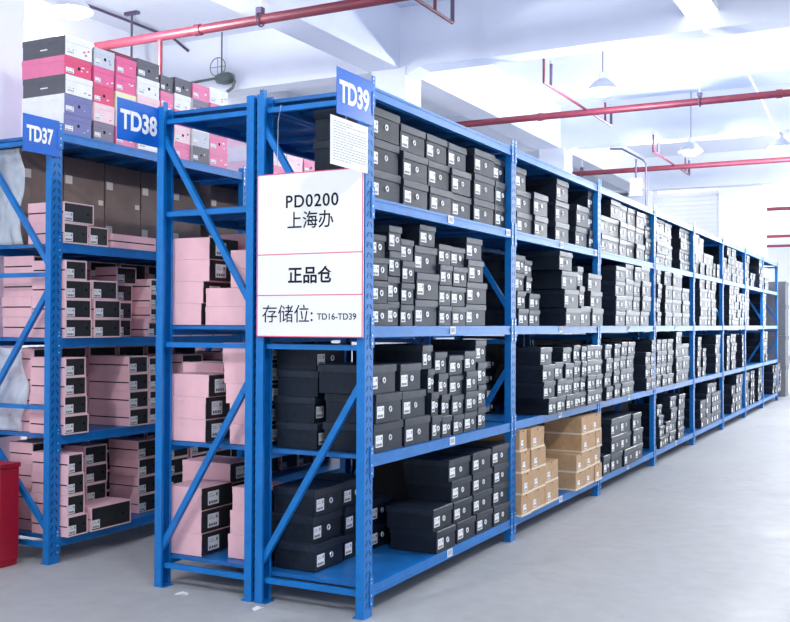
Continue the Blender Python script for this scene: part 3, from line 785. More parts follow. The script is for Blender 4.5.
(39,1,3,'b','',[(-.020,.320,1.082,1.292,1.417,.116),(-.020,.320,1.081,1.291,1.533,.116),(-.020,.320,1.080,1.290,1.650,.116),(-.020,.320,1.079,1.289,1.766,.116)]),
(39,1,3,'b','',[(-.020,.320,1.300,1.618,1.417,.134),(-.020,.320,1.299,1.617,1.551,.134),(-.020,.320,1.298,1.545,1.685,.134),(-.020,.320,1.297,1.544,1.820,.134)]),
(39,1,4,'b','',[(-.030,.330,.116,.447,2.050,.157),(-.030,.330,.114,.446,2.207,.157),(-.030,.330,.113,.445,2.364,.157)]),
(39,1,4,'b','',[(-.030,.330,.457,.761,2.050,.147),(-.030,.330,.456,.760,2.197,.147),(-.030,.330,.454,.759,2.343,.147)]),
(39,1,4,'b','',[(-.030,.330,.779,1.079,2.050,.147),(-.030,.330,.774,1.067,2.197,.147),(-.030,.330,.766,1.046,2.343,.147)]),
(39,1,4,'b','',[(-.030,.330,1.095,1.385,2.050,.145),(-.030,.330,1.070,1.359,2.195,.145),(-.030,.330,1.054,1.324,2.341,.145)]),
(39,1,4,'b','',[(-.030,.330,1.406,1.739,2.050,.152),(-.030,.330,1.405,1.738,2.202,.152),(-.030,.330,1.404,1.737,2.355,.152)]),
(39,1,4,'b','',[(-.030,.330,1.748,1.948,2.050,.150),(-.030,.330,1.747,1.948,2.200,.150),(-.030,.330,1.746,1.948,2.351,.150)]),
(39,2,1,'c','',[(.040,.300,2.052,2.243,.150,.143),(.040,.300,2.052,2.262,.293,.143),(.040,.300,2.052,2.226,.435,.143),(.040,.300,2.052,2.194,.578,.143)]),
(39,2,1,'c','',[(.040,.300,2.253,2.550,.150,.141),(.040,.300,2.272,2.549,.291,.141),(.040,.300,2.261,2.560,.433,.141),(.040,.300,2.230,2.509,.574,.141)]),
(39,2,1,'c','',[(.040,.300,2.561,2.858,.150,.147),(.040,.300,2.564,2.857,.297,.147)]),
(39,2,1,'c','',[(.040,.300,3.237,3.498,.150,.137),(.040,.300,3.236,3.491,.287,.137)]),
(39,2,1,'c','',[(.040,.300,3.505,3.739,.150,.138),(.040,.300,3.504,3.745,.288,.138),(.040,.300,3.388,3.767,.425,.138),(.040,.300,3.387,3.679,.563,.138)]),
(39,2,1,'c','',[(.040,.300,3.753,3.948,.150,.137),(.040,.300,3.760,3.948,.287,.137),(.040,.300,3.781,3.948,.424,.137),(.040,.300,3.686,3.948,.560,.137)]),
(39,2,2,'b','',[(-.360,.270,2.407,2.615,.783,.104),(-.360,.270,2.406,2.615,.887,.104),(-.360,.270,2.405,2.614,.991,.104),(-.360,.270,2.404,2.613,1.095,.104)]),
(39,2,2,'b','',[(.050,.300,2.572,2.761,.783,.121),(.050,.300,2.465,2.720,.904,.121),(.050,.300,2.441,2.704,1.024,.121),(.050,.300,2.431,2.683,1.145,.121)]),
(39,2,2,'b','',[(.050,.300,2.771,2.976,.783,.123),(.050,.300,2.765,2.954,.906,.123),(.050,.300,2.724,2.916,1.030,.123)]),
(39,2,2,'b','',[(.050,.300,2.986,3.191,.783,.118),(.050,.300,2.980,3.184,.901,.118),(.050,.300,2.964,3.167,1.019,.118),(.050,.300,2.941,3.144,1.137,.118)]),
(39,2,2,'b','',[(.050,.300,3.196,3.369,.783,.121),(.050,.300,3.196,3.369,.904,.121),(.050,.300,3.195,3.368,1.026,.121),(.050,.300,3.194,3.367,1.147,.121)]),
(39,2,2,'b','',[(.050,.300,3.375,3.513,.783,.118),(.050,.300,3.375,3.512,.901,.118),(.050,.300,3.374,3.512,1.019,.118),(.050,.300,3.373,3.511,1.137,.118)]),
(39,2,2,'b','',[(.050,.300,3.519,3.744,.783,.120),(.050,.300,3.518,3.743,.903,.120),(.050,.300,3.518,3.743,1.023,.120),(.050,.300,3.517,3.742,1.142,.120)]),
(39,2,2,'b','',[(.050,.300,3.750,3.948,.783,.119),(.050,.300,3.750,3.948,.902,.119),(.050,.300,3.749,3.948,1.021,.119),(.050,.300,3.748,3.948,1.140,.119)]),
(39,2,3,'b','',[(-.030,.320,2.199,2.403,1.417,.121),(-.030,.320,2.194,2.364,1.538,.121),(-.030,.320,2.129,2.321,1.658,.121),(-.030,.320,2.128,2.320,1.779,.121)]),
(39,2,3,'b','',[(-.030,.320,2.413,2.639,1.417,.115),(-.030,.320,2.412,2.633,1.532,.115),(-.030,.320,2.368,2.485,1.647,.115),(-.030,.320,2.329,2.484,1.762,.115)]),
(39,2,3,'b','',[(.050,.320,2.961,3.331,1.417,.138),(.050,.320,2.928,3.283,1.555,.138),(.050,.320,2.890,3.271,1.693,.138),(.050,.320,2.801,3.112,1.830,.138)]),
(39,2,3,'b','',[(.050,.320,3.342,3.612,1.417,.155),(.050,.320,3.301,3.436,1.572,.155),(.050,.320,3.282,3.435,1.726,.155)]),
(39,2,3,'b','',[(.050,.320,3.633,3.948,1.417,.141),(.050,.320,3.616,3.948,1.558,.141),(.050,.320,3.569,3.948,1.699,.141)]),
(39,2,4,'b','',[(-.030,.330,2.179,2.487,2.050,.151),(-.030,.330,2.164,2.460,2.201,.151),(-.030,.330,2.153,2.369,2.352,.151)]),
(39,2,4,'b','',[(-.030,.330,2.498,2.786,2.050,.158),(-.030,.330,2.481,2.785,2.208,.158)]),
(39,2,4,'b','',[(-.030,.330,2.986,3.318,2.050,.159),(-.030,.330,2.985,3.310,2.209,.159),(-.030,.330,2.972,3.264,2.367,.159)]),
(39,2,4,'b','',[(-.030,.330,3.484,3.805,2.050,.167),(-.030,.330,3.469,3.798,2.217,.167)]),
(39,2,4,'b','',[(-.030,.330,3.820,3.948,2.050,.160),(-.030,.330,3.812,3.948,2.210,.160),(-.030,.330,3.802,3.948,2.371,.160)]),
(39,3,1,'b','',[(.030,.300,4.067,4.286,.150,.168)]),
(39,3,1,'b','',[(.030,.300,4.306,4.676,.150,.154),(.030,.300,4.290,4.635,.304,.154),(.030,.300,4.287,4.602,.457,.154)]),
(39,3,1,'b','',[(.030,.300,4.695,5.117,.150,.152),(.030,.300,4.649,4.997,.302,.152),(.030,.300,4.622,4.974,.454,.152)]),
(39,3,1,'b','',[(.030,.300,5.131,5.413,.150,.150),(.030,.300,5.031,5.397,.300,.150),(.030,.300,5.001,5.321,.450,.150)]),
(39,3,2,'b','',[(.050,.300,4.052,4.258,.783,.119),(.050,.300,4.052,4.257,.902,.119),(.050,.300,4.052,4.257,1.020,.119),(.050,.300,4.052,4.256,1.139,.119)]),
(39,3,2,'b','',[(.030,.300,4.415,4.614,.783,.119),(.030,.300,4.415,4.613,.902,.119),(.030,.300,4.414,4.613,1.022,.119),(.030,.300,4.414,4.612,1.141,.119)]),
(39,3,2,'b','',[(.030,.300,4.627,4.834,.783,.122),(.030,.300,4.626,4.834,.905,.122),(.030,.300,4.626,4.833,1.027,.122),(.030,.300,4.625,4.833,1.149,.122)]),
(39,3,2,'b','',[(.030,.300,4.841,5.093,.783,.122),(.030,.300,4.840,5.092,.905,.122),(.030,.300,4.840,5.092,1.027,.122),(.030,.300,4.839,5.091,1.149,.122)]),
(39,3,2,'b','',[(.030,.300,5.526,5.732,.783,.125),(.030,.300,5.525,5.731,.908,.125),(.030,.300,5.525,5.731,1.033,.125)]),
(39,3,2,'b','',[(.020,.300,5.799,5.948,.783,.123),(.020,.300,5.798,5.948,.906,.123),(.020,.300,5.798,5.948,1.028,.123),(.020,.300,5.797,5.948,1.151,.123)]),
(39,3,3,'b','',[(.030,.320,4.425,4.750,1.417,.132),(.030,.320,4.424,4.750,1.549,.132),(.030,.320,4.424,4.749,1.681,.132),(.030,.320,4.423,4.748,1.813,.132)]),
(39,3,3,'b','',[(.030,.320,4.764,5.047,1.417,.141),(.030,.320,4.763,5.047,1.558,.141),(.030,.320,4.762,5.046,1.698,.141),(.030,.320,4.762,5.046,1.839,.141)]),
(39,3,3,'b','',[(.030,.320,5.076,5.318,1.417,.138),(.030,.320,5.075,5.317,1.555,.138),(.030,.320,5.075,5.316,1.693,.138),(.030,.320,5.074,5.316,1.830,.138)]),
(39,3,3,'b','',[(.030,.320,5.363,5.705,1.417,.143),(.030,.320,5.362,5.705,1.560,.143),(.030,.320,5.361,5.704,1.704,.143),(.030,.320,5.361,5.704,1.847,.143)]),
(39,3,4,'b','',[(-.020,.330,4.161,4.429,2.050,.159),(-.020,.330,4.151,4.429,2.209,.159)]),
(39,3,4,'b','',[(-.020,.330,4.442,4.763,2.050,.162),(-.020,.330,4.441,4.763,2.212,.162),(-.020,.330,4.440,4.762,2.373,.162)]),
(39,3,4,'b','',[(-.020,.330,4.770,5.022,2.050,.158),(-.020,.330,4.769,5.021,2.208,.158),(-.020,.330,4.769,5.021,2.367,.158)]),
(39,3,4,'b','',[(-.020,.330,5.036,5.323,2.050,.158),(-.020,.330,5.035,5.323,2.208,.158),(-.020,.330,5.035,5.322,2.366,.158)]),
(39,3,4,'b','',[(-.020,.330,5.331,5.650,2.050,.156),(-.020,.330,5.330,5.650,2.206,.156),(-.020,.330,5.330,5.649,2.363,.156)]),
(39,3,4,'b','',[(-.020,.330,5.706,5.948,2.050,.120),(-.020,.330,5.705,5.948,2.170,.120),(-.020,.330,5.705,5.948,2.289,.120),(-.020,.330,5.704,5.948,2.409,.120)]),
(39,4,1,'b','',[(.020,.300,6.153,6.382,.150,.114),(.020,.300,6.153,6.382,.264,.114),(.020,.300,6.118,6.346,.377,.114),(.020,.300,6.052,6.274,.491,.114)]),
(39,4,1,'b','',[(.020,.300,6.418,6.640,.150,.127),(.020,.300,6.418,6.639,.277,.127)]),
(39,4,1,'b','',[(.020,.300,6.677,6.978,.150,.125),(.020,.300,6.677,6.977,.275,.125),(.020,.300,6.677,6.977,.401,.125),(.020,.300,6.676,6.977,.526,.125)]),
(39,4,1,'b','',[(.020,.300,7.078,7.399,.150,.124),(.020,.300,7.078,7.398,.274,.124),(.020,.300,7.077,7.398,.399,.124),(.020,.300,7.077,7.398,.523,.124)]),
(39,4,2,'b','',[(.020,.300,6.052,6.247,.783,.123),(.020,.300,6.052,6.247,.906,.123),(.020,.300,6.052,6.246,1.029,.123),(.020,.300,6.052,6.246,1.152,.123)]),
(39,4,2,'b','',[(.020,.300,6.265,6.508,.783,.123),(.020,.300,6.264,6.508,.906,.123),(.020,.300,6.264,6.507,1.029,.123),(.020,.300,6.264,6.507,1.152,.123)]),
(39,4,2,'b','',[(.020,.300,6.526,6.790,.783,.123),(.020,.300,6.526,6.790,.906,.123),(.020,.300,6.526,6.790,1.030,.123),(.020,.300,6.525,6.790,1.153,.123)]),
(39,4,2,'b','',[(.020,.300,6.937,7.271,.783,.141),(.020,.300,6.936,7.271,.924,.141),(.020,.300,6.936,7.271,1.066,.141),(.020,.300,6.936,7.229,1.207,.141)]),
(39,4,2,'b','',[(.020,.300,7.292,7.657,.783,.143),(.020,.300,7.292,7.657,.926,.143),(.020,.300,7.292,7.657,1.070,.143)]),
(39,4,3,'b','',[(.020,.320,6.052,6.228,1.417,.143),(.020,.320,6.052,6.227,1.560,.143),(.020,.320,6.052,6.227,1.704,.143),(.020,.320,6.052,6.226,1.847,.143)]),
(39,4,3,'b','',[(.020,.320,6.415,6.750,1.417,.143),(.020,.320,6.414,6.750,1.560,.143),(.020,.320,6.414,6.750,1.703,.143),(.020,.320,6.414,6.749,1.847,.143)]),
(39,4,3,'b','',[(.020,.320,6.770,7.228,1.417,.143),(.020,.320,6.769,7.228,1.560,.143),(.020,.320,6.769,7.228,1.704,.143),(.020,.320,6.769,7.228,1.847,.143)]),
(39,4,3,'b','',[(.020,.320,7.280,7.656,1.417,.142),(.020,.320,7.280,7.656,1.559,.142),(.020,.320,7.280,7.656,1.701,.142)]),
(39,4,4,'b','',[(-.020,.330,6.184,6.594,2.050,.121),(-.020,.330,6.184,6.594,2.171,.121),(-.020,.330,6.184,6.593,2.292,.121),(-.020,.330,6.183,6.593,2.414,.121)]),
(39,4,4,'b','',[(-.020,.330,6.613,6.936,2.050,.119),(-.020,.330,6.612,6.935,2.169,.119),(-.020,.330,6.612,6.935,2.288,.119),(-.020,.330,6.612,6.935,2.407,.119)]),
(39,4,4,'b','',[(-.020,.330,7.349,7.636,2.050,.121),(-.020,.330,7.348,7.636,2.171,.121),(-.020,.330,7.348,7.636,2.292,.121),(-.020,.330,7.348,7.636,2.414,.121)]),
(39,4,4,'b','',[(-.020,.330,7.647,7.948,2.050,.121),(-.020,.330,7.647,7.948,2.171,.121),(-.020,.330,7.647,7.948,2.292,.121),(-.020,.330,7.646,7.948,2.414,.121)]),
(39,5,1,'b','',[(.000,.300,8.473,8.829,.150,.113),(.000,.300,8.473,8.829,.263,.113),(.000,.300,8.473,8.829,.376,.113)]),
(39,5,1,'b','',[(.000,.300,8.859,9.171,.150,.133),(.000,.300,8.859,9.171,.283,.133),(.000,.300,8.859,9.171,.416,.133),(.000,.300,8.859,9.171,.549,.133)]),
(39,5,1,'b','',[(.000,.300,9.203,9.383,.150,.130),(.000,.300,9.203,9.383,.280,.130),(.000,.300,9.203,9.383,.409,.130),(.000,.300,9.203,9.383,.539,.130)]),
(39,5,1,'b','',[(.000,.300,9.385,9.563,.150,.130),(.000,.300,9.385,9.563,.280,.130),(.000,.300,9.385,9.563,.409,.130),(.000,.300,9.385,9.563,.539,.130)]),
(39,5,1,'b','',[(.000,.300,9.597,9.907,.150,.129),(.000,.300,9.597,9.907,.279,.129),(.000,.300,9.597,9.907,.409,.129)]),
(39,5,2,'b','',[(.000,.300,8.273,8.487,.783,.124),(.000,.300,8.273,8.487,.907,.124),(.000,.300,8.273,8.487,1.031,.124),(.000,.300,8.273,8.487,1.155,.124)]),
(39,5,2,'b','',[(.000,.300,8.589,8.798,.783,.117),(.000,.300,8.589,8.798,.900,.117),(.000,.300,8.589,8.798,1.017,.117)]),
(39,5,2,'b','',[(.000,.300,9.497,9.820,.783,.128),(.000,.300,9.497,9.820,.911,.128),(.000,.300,9.497,9.820,1.039,.128),(.000,.300,9.497,9.820,1.168,.128)]),
(39,5,3,'b','',[(.000,.320,8.409,8.768,1.417,.115),(.000,.320,8.409,8.768,1.532,.115),(.000,.320,8.408,8.768,1.646,.115),(.000,.320,8.408,8.768,1.761,.115),(.000,.320,8.408,8.767,1.875,.115)]),
(39,5,3,'b','',[(.000,.320,8.777,8.962,1.417,.115),(.000,.320,8.777,8.962,1.532,.115),(.000,.320,8.777,8.962,1.646,.115),(.000,.320,8.777,8.962,1.761,.115),(.000,.320,8.777,8.961,1.875,.115)]),
(39,5,3,'b','',[(.000,.320,8.964,9.146,1.417,.115),(.000,.320,8.964,9.146,1.532,.115),(.000,.320,8.964,9.146,1.646,.115),(.000,.320,8.964,9.146,1.761,.115),(.000,.320,8.963,9.146,1.875,.115)]),
(39,5,3,'b','',[(.000,.320,9.166,9.480,1.417,.115),(.000,.320,9.166,9.480,1.532,.115),(.000,.320,9.166,9.480,1.646,.115),(.000,.320,9.166,9.480,1.761,.115),(.000,.320,9.166,9.480,1.875,.115)]),
(39,5,4,'b','',[(.000,.330,8.102,8.371,2.050,.117),(.000,.330,8.101,8.371,2.167,.117),(.000,.330,8.101,8.371,2.284,.117),(.000,.330,8.101,8.371,2.401,.117)]),
(39,5,4,'b','',[(.000,.330,8.380,8.652,2.050,.148),(.000,.330,8.380,8.652,2.198,.148),(.000,.330,8.380,8.652,2.347,.148)]),
(39,5,4,'b','',[(.000,.330,8.806,9.007,2.050,.140),(.000,.330,8.700,9.020,2.190,.140)]),
(39,5,4,'b','',[(.000,.330,9.009,9.207,2.050,.140),(.000,.330,9.022,9.341,2.190,.140)]),
(39,5,4,'b','',[(.000,.330,9.345,9.538,2.050,.186)]),
(39,5,4,'b','',[(.000,.330,9.540,9.731,2.050,.186)]),
(39,6,1,'b','',[(.000,.300,10.799,11.120,.150,.133),(.000,.300,10.799,11.121,.283,.133),(.000,.300,10.800,11.121,.416,.133)]),
(39,6,1,'b','',[(.000,.300,11.161,11.438,.150,.134),(.000,.300,11.162,11.438,.284,.134),(.000,.300,11.162,11.438,.418,.134),(.000,.300,11.162,11.438,.552,.134)]),
(39,6,1,'b','',[(.000,.300,11.440,11.714,.150,.134),(.000,.300,11.440,11.714,.284,.134),(.000,.300,11.440,11.714,.418,.134),(.000,.300,11.440,11.715,.552,.134)]),
(39,6,2,'b','',[(.000,.300,10.341,10.567,.783,.123),(.000,.300,10.341,10.567,.906,.123),(.000,.300,10.341,10.568,1.028,.123),(.000,.300,10.341,10.568,1.151,.123)]),
(39,6,2,'b','',[(.000,.300,10.722,10.942,.783,.128),(.000,.300,10.722,10.942,.911,.128),(.000,.300,10.722,10.942,1.039,.128),(.000,.300,10.722,10.943,1.167,.128)]),
(39,6,2,'b','',[(.000,.300,10.944,11.162,.783,.128),(.000,.300,10.944,11.163,.911,.128),(.000,.300,10.944,11.163,1.039,.128),(.000,.300,10.945,11.163,1.167,.128)]),
(39,6,2,'b','',[(.000,.300,11.759,11.948,.783,.124),(.000,.300,11.759,11.948,.907,.124),(.000,.300,11.760,11.948,1.032,.124),(.000,.300,11.760,11.948,1.156,.124)]),
(39,6,3,'b','',[(.000,.320,10.558,10.772,1.417,.143),(.000,.320,10.558,10.772,1.560,.143),(.000,.320,10.558,10.773,1.703,.143),(.000,.320,10.558,10.773,1.847,.143)]),
(39,6,3,'b','',[(.000,.320,10.774,10.987,1.417,.143),(.000,.320,10.774,10.987,1.560,.143),(.000,.320,10.775,10.987,1.703,.143),(.000,.320,10.775,10.987,1.847,.143)]),
(39,6,3,'b','',[(.000,.320,11.000,11.226,1.417,.115),(.000,.320,11.000,11.227,1.532,.115),(.000,.320,11.000,11.227,1.646,.115),(.000,.320,11.000,11.227,1.761,.115),(.000,.320,11.000,11.227,1.875,.115)]),
(39,6,3,'b','',[(.000,.320,11.228,11.453,1.417,.115),(.000,.320,11.229,11.453,1.532,.115),(.000,.320,11.229,11.454,1.646,.115),(.000,.320,11.229,11.454,1.761,.115),(.000,.320,11.229,11.454,1.875,.115)]),
(39,6,3,'b','',[(.000,.320,11.481,11.714,1.417,.122),(.000,.320,11.481,11.714,1.539,.122),(.000,.320,11.481,11.714,1.660,.122),(.000,.320,11.481,11.714,1.782,.122)]),
(39,6,3,'b','',[(.000,.320,11.716,11.947,1.417,.122),(.000,.320,11.716,11.947,1.539,.122),(.000,.320,11.716,11.947,1.660,.122),(.000,.320,11.716,11.948,1.782,.122)]),
(39,6,4,'b','',[(.000,.330,10.128,10.388,2.050,.156),(.000,.330,10.128,10.388,2.206,.156)]),
(39,6,4,'b','',[(.000,.330,10.436,10.791,2.050,.119),(.000,.330,10.437,10.791,2.169,.119),(.000,.330,10.437,10.791,2.289,.119),(.000,.330,10.437,10.791,2.408,.119)]),
(39,6,4,'b','',[(.000,.330,10.793,11.145,2.050,.119),(.000,.330,10.793,11.145,2.169,.119),(.000,.330,10.793,11.145,2.289,.119),(.000,.330,10.793,11.145,2.408,.119)]),
(39,6,4,'b','',[(.000,.330,11.198,11.515,2.050,.110),(.000,.330,11.198,11.515,2.160,.110),(.000,.330,11.198,11.516,2.271,.110)]),
(39,6,4,'b','',[(.000,.330,11.517,11.833,2.050,.110),(.000,.330,11.517,11.833,2.160,.110),(.000,.330,11.518,11.833,2.271,.110)]),
(39,7,1,'b','',[(.000,.300,12.052,12.399,.150,.133),(.000,.300,12.052,12.399,.283,.133),(.000,.300,12.052,12.399,.416,.133),(.000,.300,12.052,12.400,.548,.133)]),
(39,7,1,'b','',[(.000,.300,12.591,12.776,.150,.135),(.000,.300,12.591,12.777,.285,.135),(.000,.300,12.591,12.777,.419,.135),(.000,.300,12.592,12.777,.554,.135)]),
(39,7,1,'b','',[(.000,.300,12.778,12.962,.150,.135),(.000,.300,12.779,12.962,.285,.135),(.000,.300,12.779,12.963,.419,.135),(.000,.300,12.779,12.963,.554,.135)]),
(39,7,1,'b','',[(.000,.300,13.455,13.701,.150,.139),(.000,.300,13.455,13.702,.289,.139),(.000,.300,13.456,13.702,.427,.139),(.000,.300,13.456,13.702,.566,.139)]),
(39,7,1,'b','',[(.000,.300,13.703,13.948,.150,.139),(.000,.300,13.704,13.948,.289,.139),(.000,.300,13.704,13.948,.427,.139),(.000,.300,13.704,13.948,.566,.139)]),
(39,7,3,'b','',[(.000,.320,12.064,12.259,1.417,.143),(.000,.320,12.064,12.259,1.560,.143),(.000,.320,12.064,12.260,1.702,.143),(.000,.320,12.065,12.260,1.845,.143)]),
(39,7,3,'b','',[(.000,.320,12.261,12.455,1.417,.143),(.000,.320,12.261,12.455,1.560,.143),(.000,.320,12.262,12.455,1.702,.143),(.000,.320,12.262,12.456,1.845,.143)]),
(39,7,4,'b','',[(.000,.330,12.154,12.456,2.050,.117),(.000,.330,12.154,12.457,2.167,.117),(.000,.330,12.154,12.457,2.284,.117),(.000,.330,12.155,12.457,2.401,.117)]),
(39,7,4,'b','',[(.000,.330,12.549,12.788,2.050,.106),(.000,.330,12.549,12.789,2.156,.106)]),
(39,7,4,'b','',[(.000,.330,12.790,13.028,2.050,.106),(.000,.330,12.791,13.028,2.156,.106)]),
(39,7,4,'b','',[(.000,.330,13.567,13.758,2.050,.120),(.000,.330,13.568,13.758,2.170,.120),(.000,.330,13.568,13.758,2.291,.120),(.000,.330,13.569,13.758,2.411,.120)]),
(39,7,4,'b','',[(.000,.330,13.760,13.948,2.050,.120),(.000,.330,13.760,13.948,2.170,.120),(.000,.330,13.760,13.948,2.291,.120),(.000,.330,13.760,13.948,2.411,.120)]),
(39,8,1,'b','',[(.000,.300,15.393,15.659,.150,.132),(.000,.300,15.394,15.659,.282,.132),(.000,.300,15.394,15.660,.414,.132),(.000,.300,15.395,15.661,.546,.132)]),
(39,8,1,'b','',[(.000,.300,15.661,15.924,.150,.132),(.000,.300,15.661,15.925,.282,.132),(.000,.300,15.662,15.926,.414,.132),(.000,.300,15.663,15.927,.546,.132)]),
(39,8,1,'b','',[(.000,.300,16.061,16.290,.150,.135),(.000,.300,16.062,16.291,.285,.135),(.000,.300,16.063,16.292,.420,.135),(.000,.300,16.064,16.293,.556,.135)]),
(39,8,1,'b','',[(.000,.300,16.292,16.519,.150,.135),(.000,.300,16.293,16.520,.285,.135),(.000,.300,16.294,16.521,.420,.135),(.000,.300,16.295,16.522,.556,.135)]),
(39,8,2,'b','',[(.000,.300,14.062,14.310,.783,.133),(.000,.300,14.063,14.310,.916,.133),(.000,.300,14.063,14.311,1.050,.133),(.000,.300,14.064,14.311,1.183,.133)]),
(39,8,2,'b','',[(.000,.300,14.312,14.557,.783,.133),(.000,.300,14.312,14.558,.916,.133),(.000,.300,14.313,14.558,1.050,.133),(.000,.300,14.313,14.559,1.183,.133)]),
(39,8,3,'b','',[(.000,.320,14.136,14.435,1.417,.140),(.000,.320,14.137,14.436,1.557,.140),(.000,.320,14.137,14.436,1.697,.140),(.000,.320,14.138,14.437,1.836,.140)]),
(39,8,4,'b','',[(.000,.330,14.287,14.536,2.050,.108),(.000,.330,14.288,14.537,2.158,.108)]),
(39,8,4,'b','',[(.000,.330,14.538,14.785,2.050,.108),(.000,.330,14.539,14.786,2.158,.108)])]

COLOURS = [  # side and front colour of the boxes on top of the TD37 rack, stack by stack, from the bottom
    'WV WV GW PR GW', 'GD LL PR HH SS', 'PP WL YY PH PH', 'LW WW LL WW GG', 'WW PP WW PP GG', 'PP WL PP WW GG', 'SG WS WW WD PP', 'LP LP WW PP WW']
LEVEL = {39: ['', 'bottom', 'second', 'third', 'top'], 38: ['', 'bottom', 'second', 'third', 'top'], 37: ['', 'bottom', 'second', 'third', 'fourth', 'top']}
def layer_word(i, n):
    if n == 1:
        return 'lone'
    return 'lowest' if i == 0 else 'topmost' if i == n - 1 else ORD[i + 1] + '-up'
count, nk, ki = {}, {}, 0
far = MB()
rng = random.Random(77)
for rk, bay, lv, kind, tg, boxes in STOCK:
    key = (rk, bay, lv, kind, tg == 'back')
    count[key] = count.get(key, 0) + 1
    st, n = count[key], len(boxes)
    cols = None
    if kind == 'k':
        ki += 1
        cols = COLOURS[ki - 1].split() if ki <= len(COLOURS) else [rng.choice(['LL', 'WW', 'PP', 'WL', 'LP', 'PH']) for _ in boxes]
    for i, (xf, d, y0, y1, z0, h) in enumerate(boxes):
        w = y1 - y0
        w -= .007 if kind in 'bc' else .004
        sx = 0 if rk == 38 else rng.uniform(-.006, .002) if rk == 37 and kind == 'p' else rng.uniform(-.016, .004) if kind != 'k' else rng.uniform(-.010, .004)
        x, y, z = xf - d / 2 + sx, (y0 + y1) / 2, z0 + .0015
        if rk == 39 and bay >= 5:
            lz = h * .72
            far.box((x - d / 2 + .003, y0 + .003, z), (x + d / 2 - .003, y1 - .003, z + lz), 'black')
            far.box((x - d / 2, y0, z + lz), (x + d / 2, y1, z + h - .001), 'blacklid')
            far.box((x + d / 2 - .003, y0 + w * .12, z + h * .17), (x + d / 2 - .002, y0 + w * .12 + min(.062, w * .34), z + h * .58), 'sticker')
            continue
        lw = layer_word(i, n)
        sh = LEVEL[rk][lv] + ' shelf'
        if rk == 39:
            b = ORD[bay] + ' bay'
            back = 'set-back ' if tg == 'back' else ''
            if kind == 'b':
                shoe_box(x, y, z, d, w, h, '%s black shoe box of %s%s stack, %s, %s of the TD39 rack' % (lw, back, ORD[st], sh, b), 'black shoe boxes on the %s of the %s' % (sh, b), w > .24)
            else:
                brown_box(x, y, z, d, w, h, '%s brown cardboard shoe box of %s brown stack on the bottom shelf' % (lw, ORD[st]), 'brown shoe boxes on the bottom shelf')
        elif kind == 'p':
            if tg == 'side':
                lab = 'wide pink shoe box with its lid, lying behind the TD38 post on the fourth shelf'
            else:
                if rk == 38:
                    lab = '%s pink shoe box with plain pink side of %s stack, %s, TD38 rack' % (lw, ORD[st], sh)
                elif tg == 'back':  # all but the first stack added, to keep bright wall from showing through
                    lab = '%s pink shoe box in mostly added back row, %s stack from the TD37 post, %s' % (lw, ORD[st], sh)
                else:
                    lab = '%s pink shoe box with black front, %s stack from the TD37 post, %s' % (lw, ORD[st], sh)
            grp = 'pink shoe boxes %son the %s of the TD%d rack' % ('in the back row ' if tg == 'back' else '', sh, rk)
            if tg == 'side':
                pink_box(x, y, z, w, d, h, lab, grp).rotation_euler = (0, 0, math.pi / 2)
            else:
                pink_box(x, y, z, d, w, h, lab, grp, rk == 38)
        else:
            s, f = cols[i][0], cols[i][1]
            nm = KC[f][0] if s == f else '%s-fronted %s' % (KC[f][0].replace(' ', '-'), KC[s][0])
            coloured_box(x, y, z, d, w, h, s, f, '%s %s shoe box of %s coloured stack on top of the TD37 rack' % (lw, nm, ORD[ki]),
                         'coloured shoe boxes on top of the TD37 rack', ki * 7 + i)
o = far.obj('distant_shoe_box_stock')
tag(o, 'black shoe boxes filling the far half of the TD39 rack', 'shoe boxes', None, 'stuff')

# ------------------------------------------------------------------ cartons behind the pink boxes on the fourth TD37 shelf
def carton(y0, y1, z0, z1, label):
    x1, d = -2.555, .21
    t = thing('carton', (x1 - d / 2, (y0 + y1) / 2, z0), label, 'carton', 'brown cartons at the back of the TD37 rack')
    w, h = y1 - y0, z1 - z0
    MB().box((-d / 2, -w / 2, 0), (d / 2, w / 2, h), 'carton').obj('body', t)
    MB().box((d / 2, -w / 2 + .01, h * .42), (d / 2 + .0008, -w / 2 + .07, h * .60), 'tape').box((d / 2, w / 2 - .05, h * .05), (d / 2 + .0008, w / 2 - .005, h * .16), 'tape').obj('tape', t)
for i, (a, b) in enumerate(((.195, .535), (.54, .905), (.912, 1.262), (1.27, 1.60), (1.61, 1.94), (2.06, 2.42), (2.43, 2.80), (2.81, 3.2))):  # last three are added, to cover the bright wall behind
    carton(a, b, 1.905, 2.205 + i * .006, 'dull brown carton, lower row, %s from the TD37 post' % ORD[i + 1])
    carton(a + .004, b - .004, 2.205 + i * .006, 2.512, 'dull brown carton, upper row, %s from the TD37 post' % ORD[i + 1])

# made-up cartons that block the bright wall through the rest of the TD38 rack
def filler_carton(y0, y1, z0, h, label):
    t = thing('carton', (-.99, (y0 + y1) / 2, z0), label, 'carton', 'added light-blocking cartons further along the TD38 rack')
    w = y1 - y0
    MB().box((-.27, -w / 2, 0), (.27, w / 2, h), 'shade_carton').obj('body', t)
    MB().box((-.03, -w / 2 - .0008, h * .7), (.03, -w / 2, h), 'carton').box((-.03, -w / 2 - .0008, h), (.03, w / 2 + .0008, h + .0008), 'carton').obj('tape', t)
for bay in range(1, 8):
    for lv in range(4):
        for k in range(2):
            y0 = 2 * bay + .06 + k * .945
            filler_carton(y0, y0 + .93, LV38[lv] + .001, (.44, .40, .46, .30)[(bay + lv * 2 + k) % 4] if lv == 3 else (.50, .48, .49)[(bay + lv + k) % 3],
                       'added shade-dark carton on the %s shelf of the TD38 rack, %s bay, %s half' % (('bottom', 'second', 'third', 'fourth')[lv], ORD[bay + 1], ('nearer', 'farther')[k]))

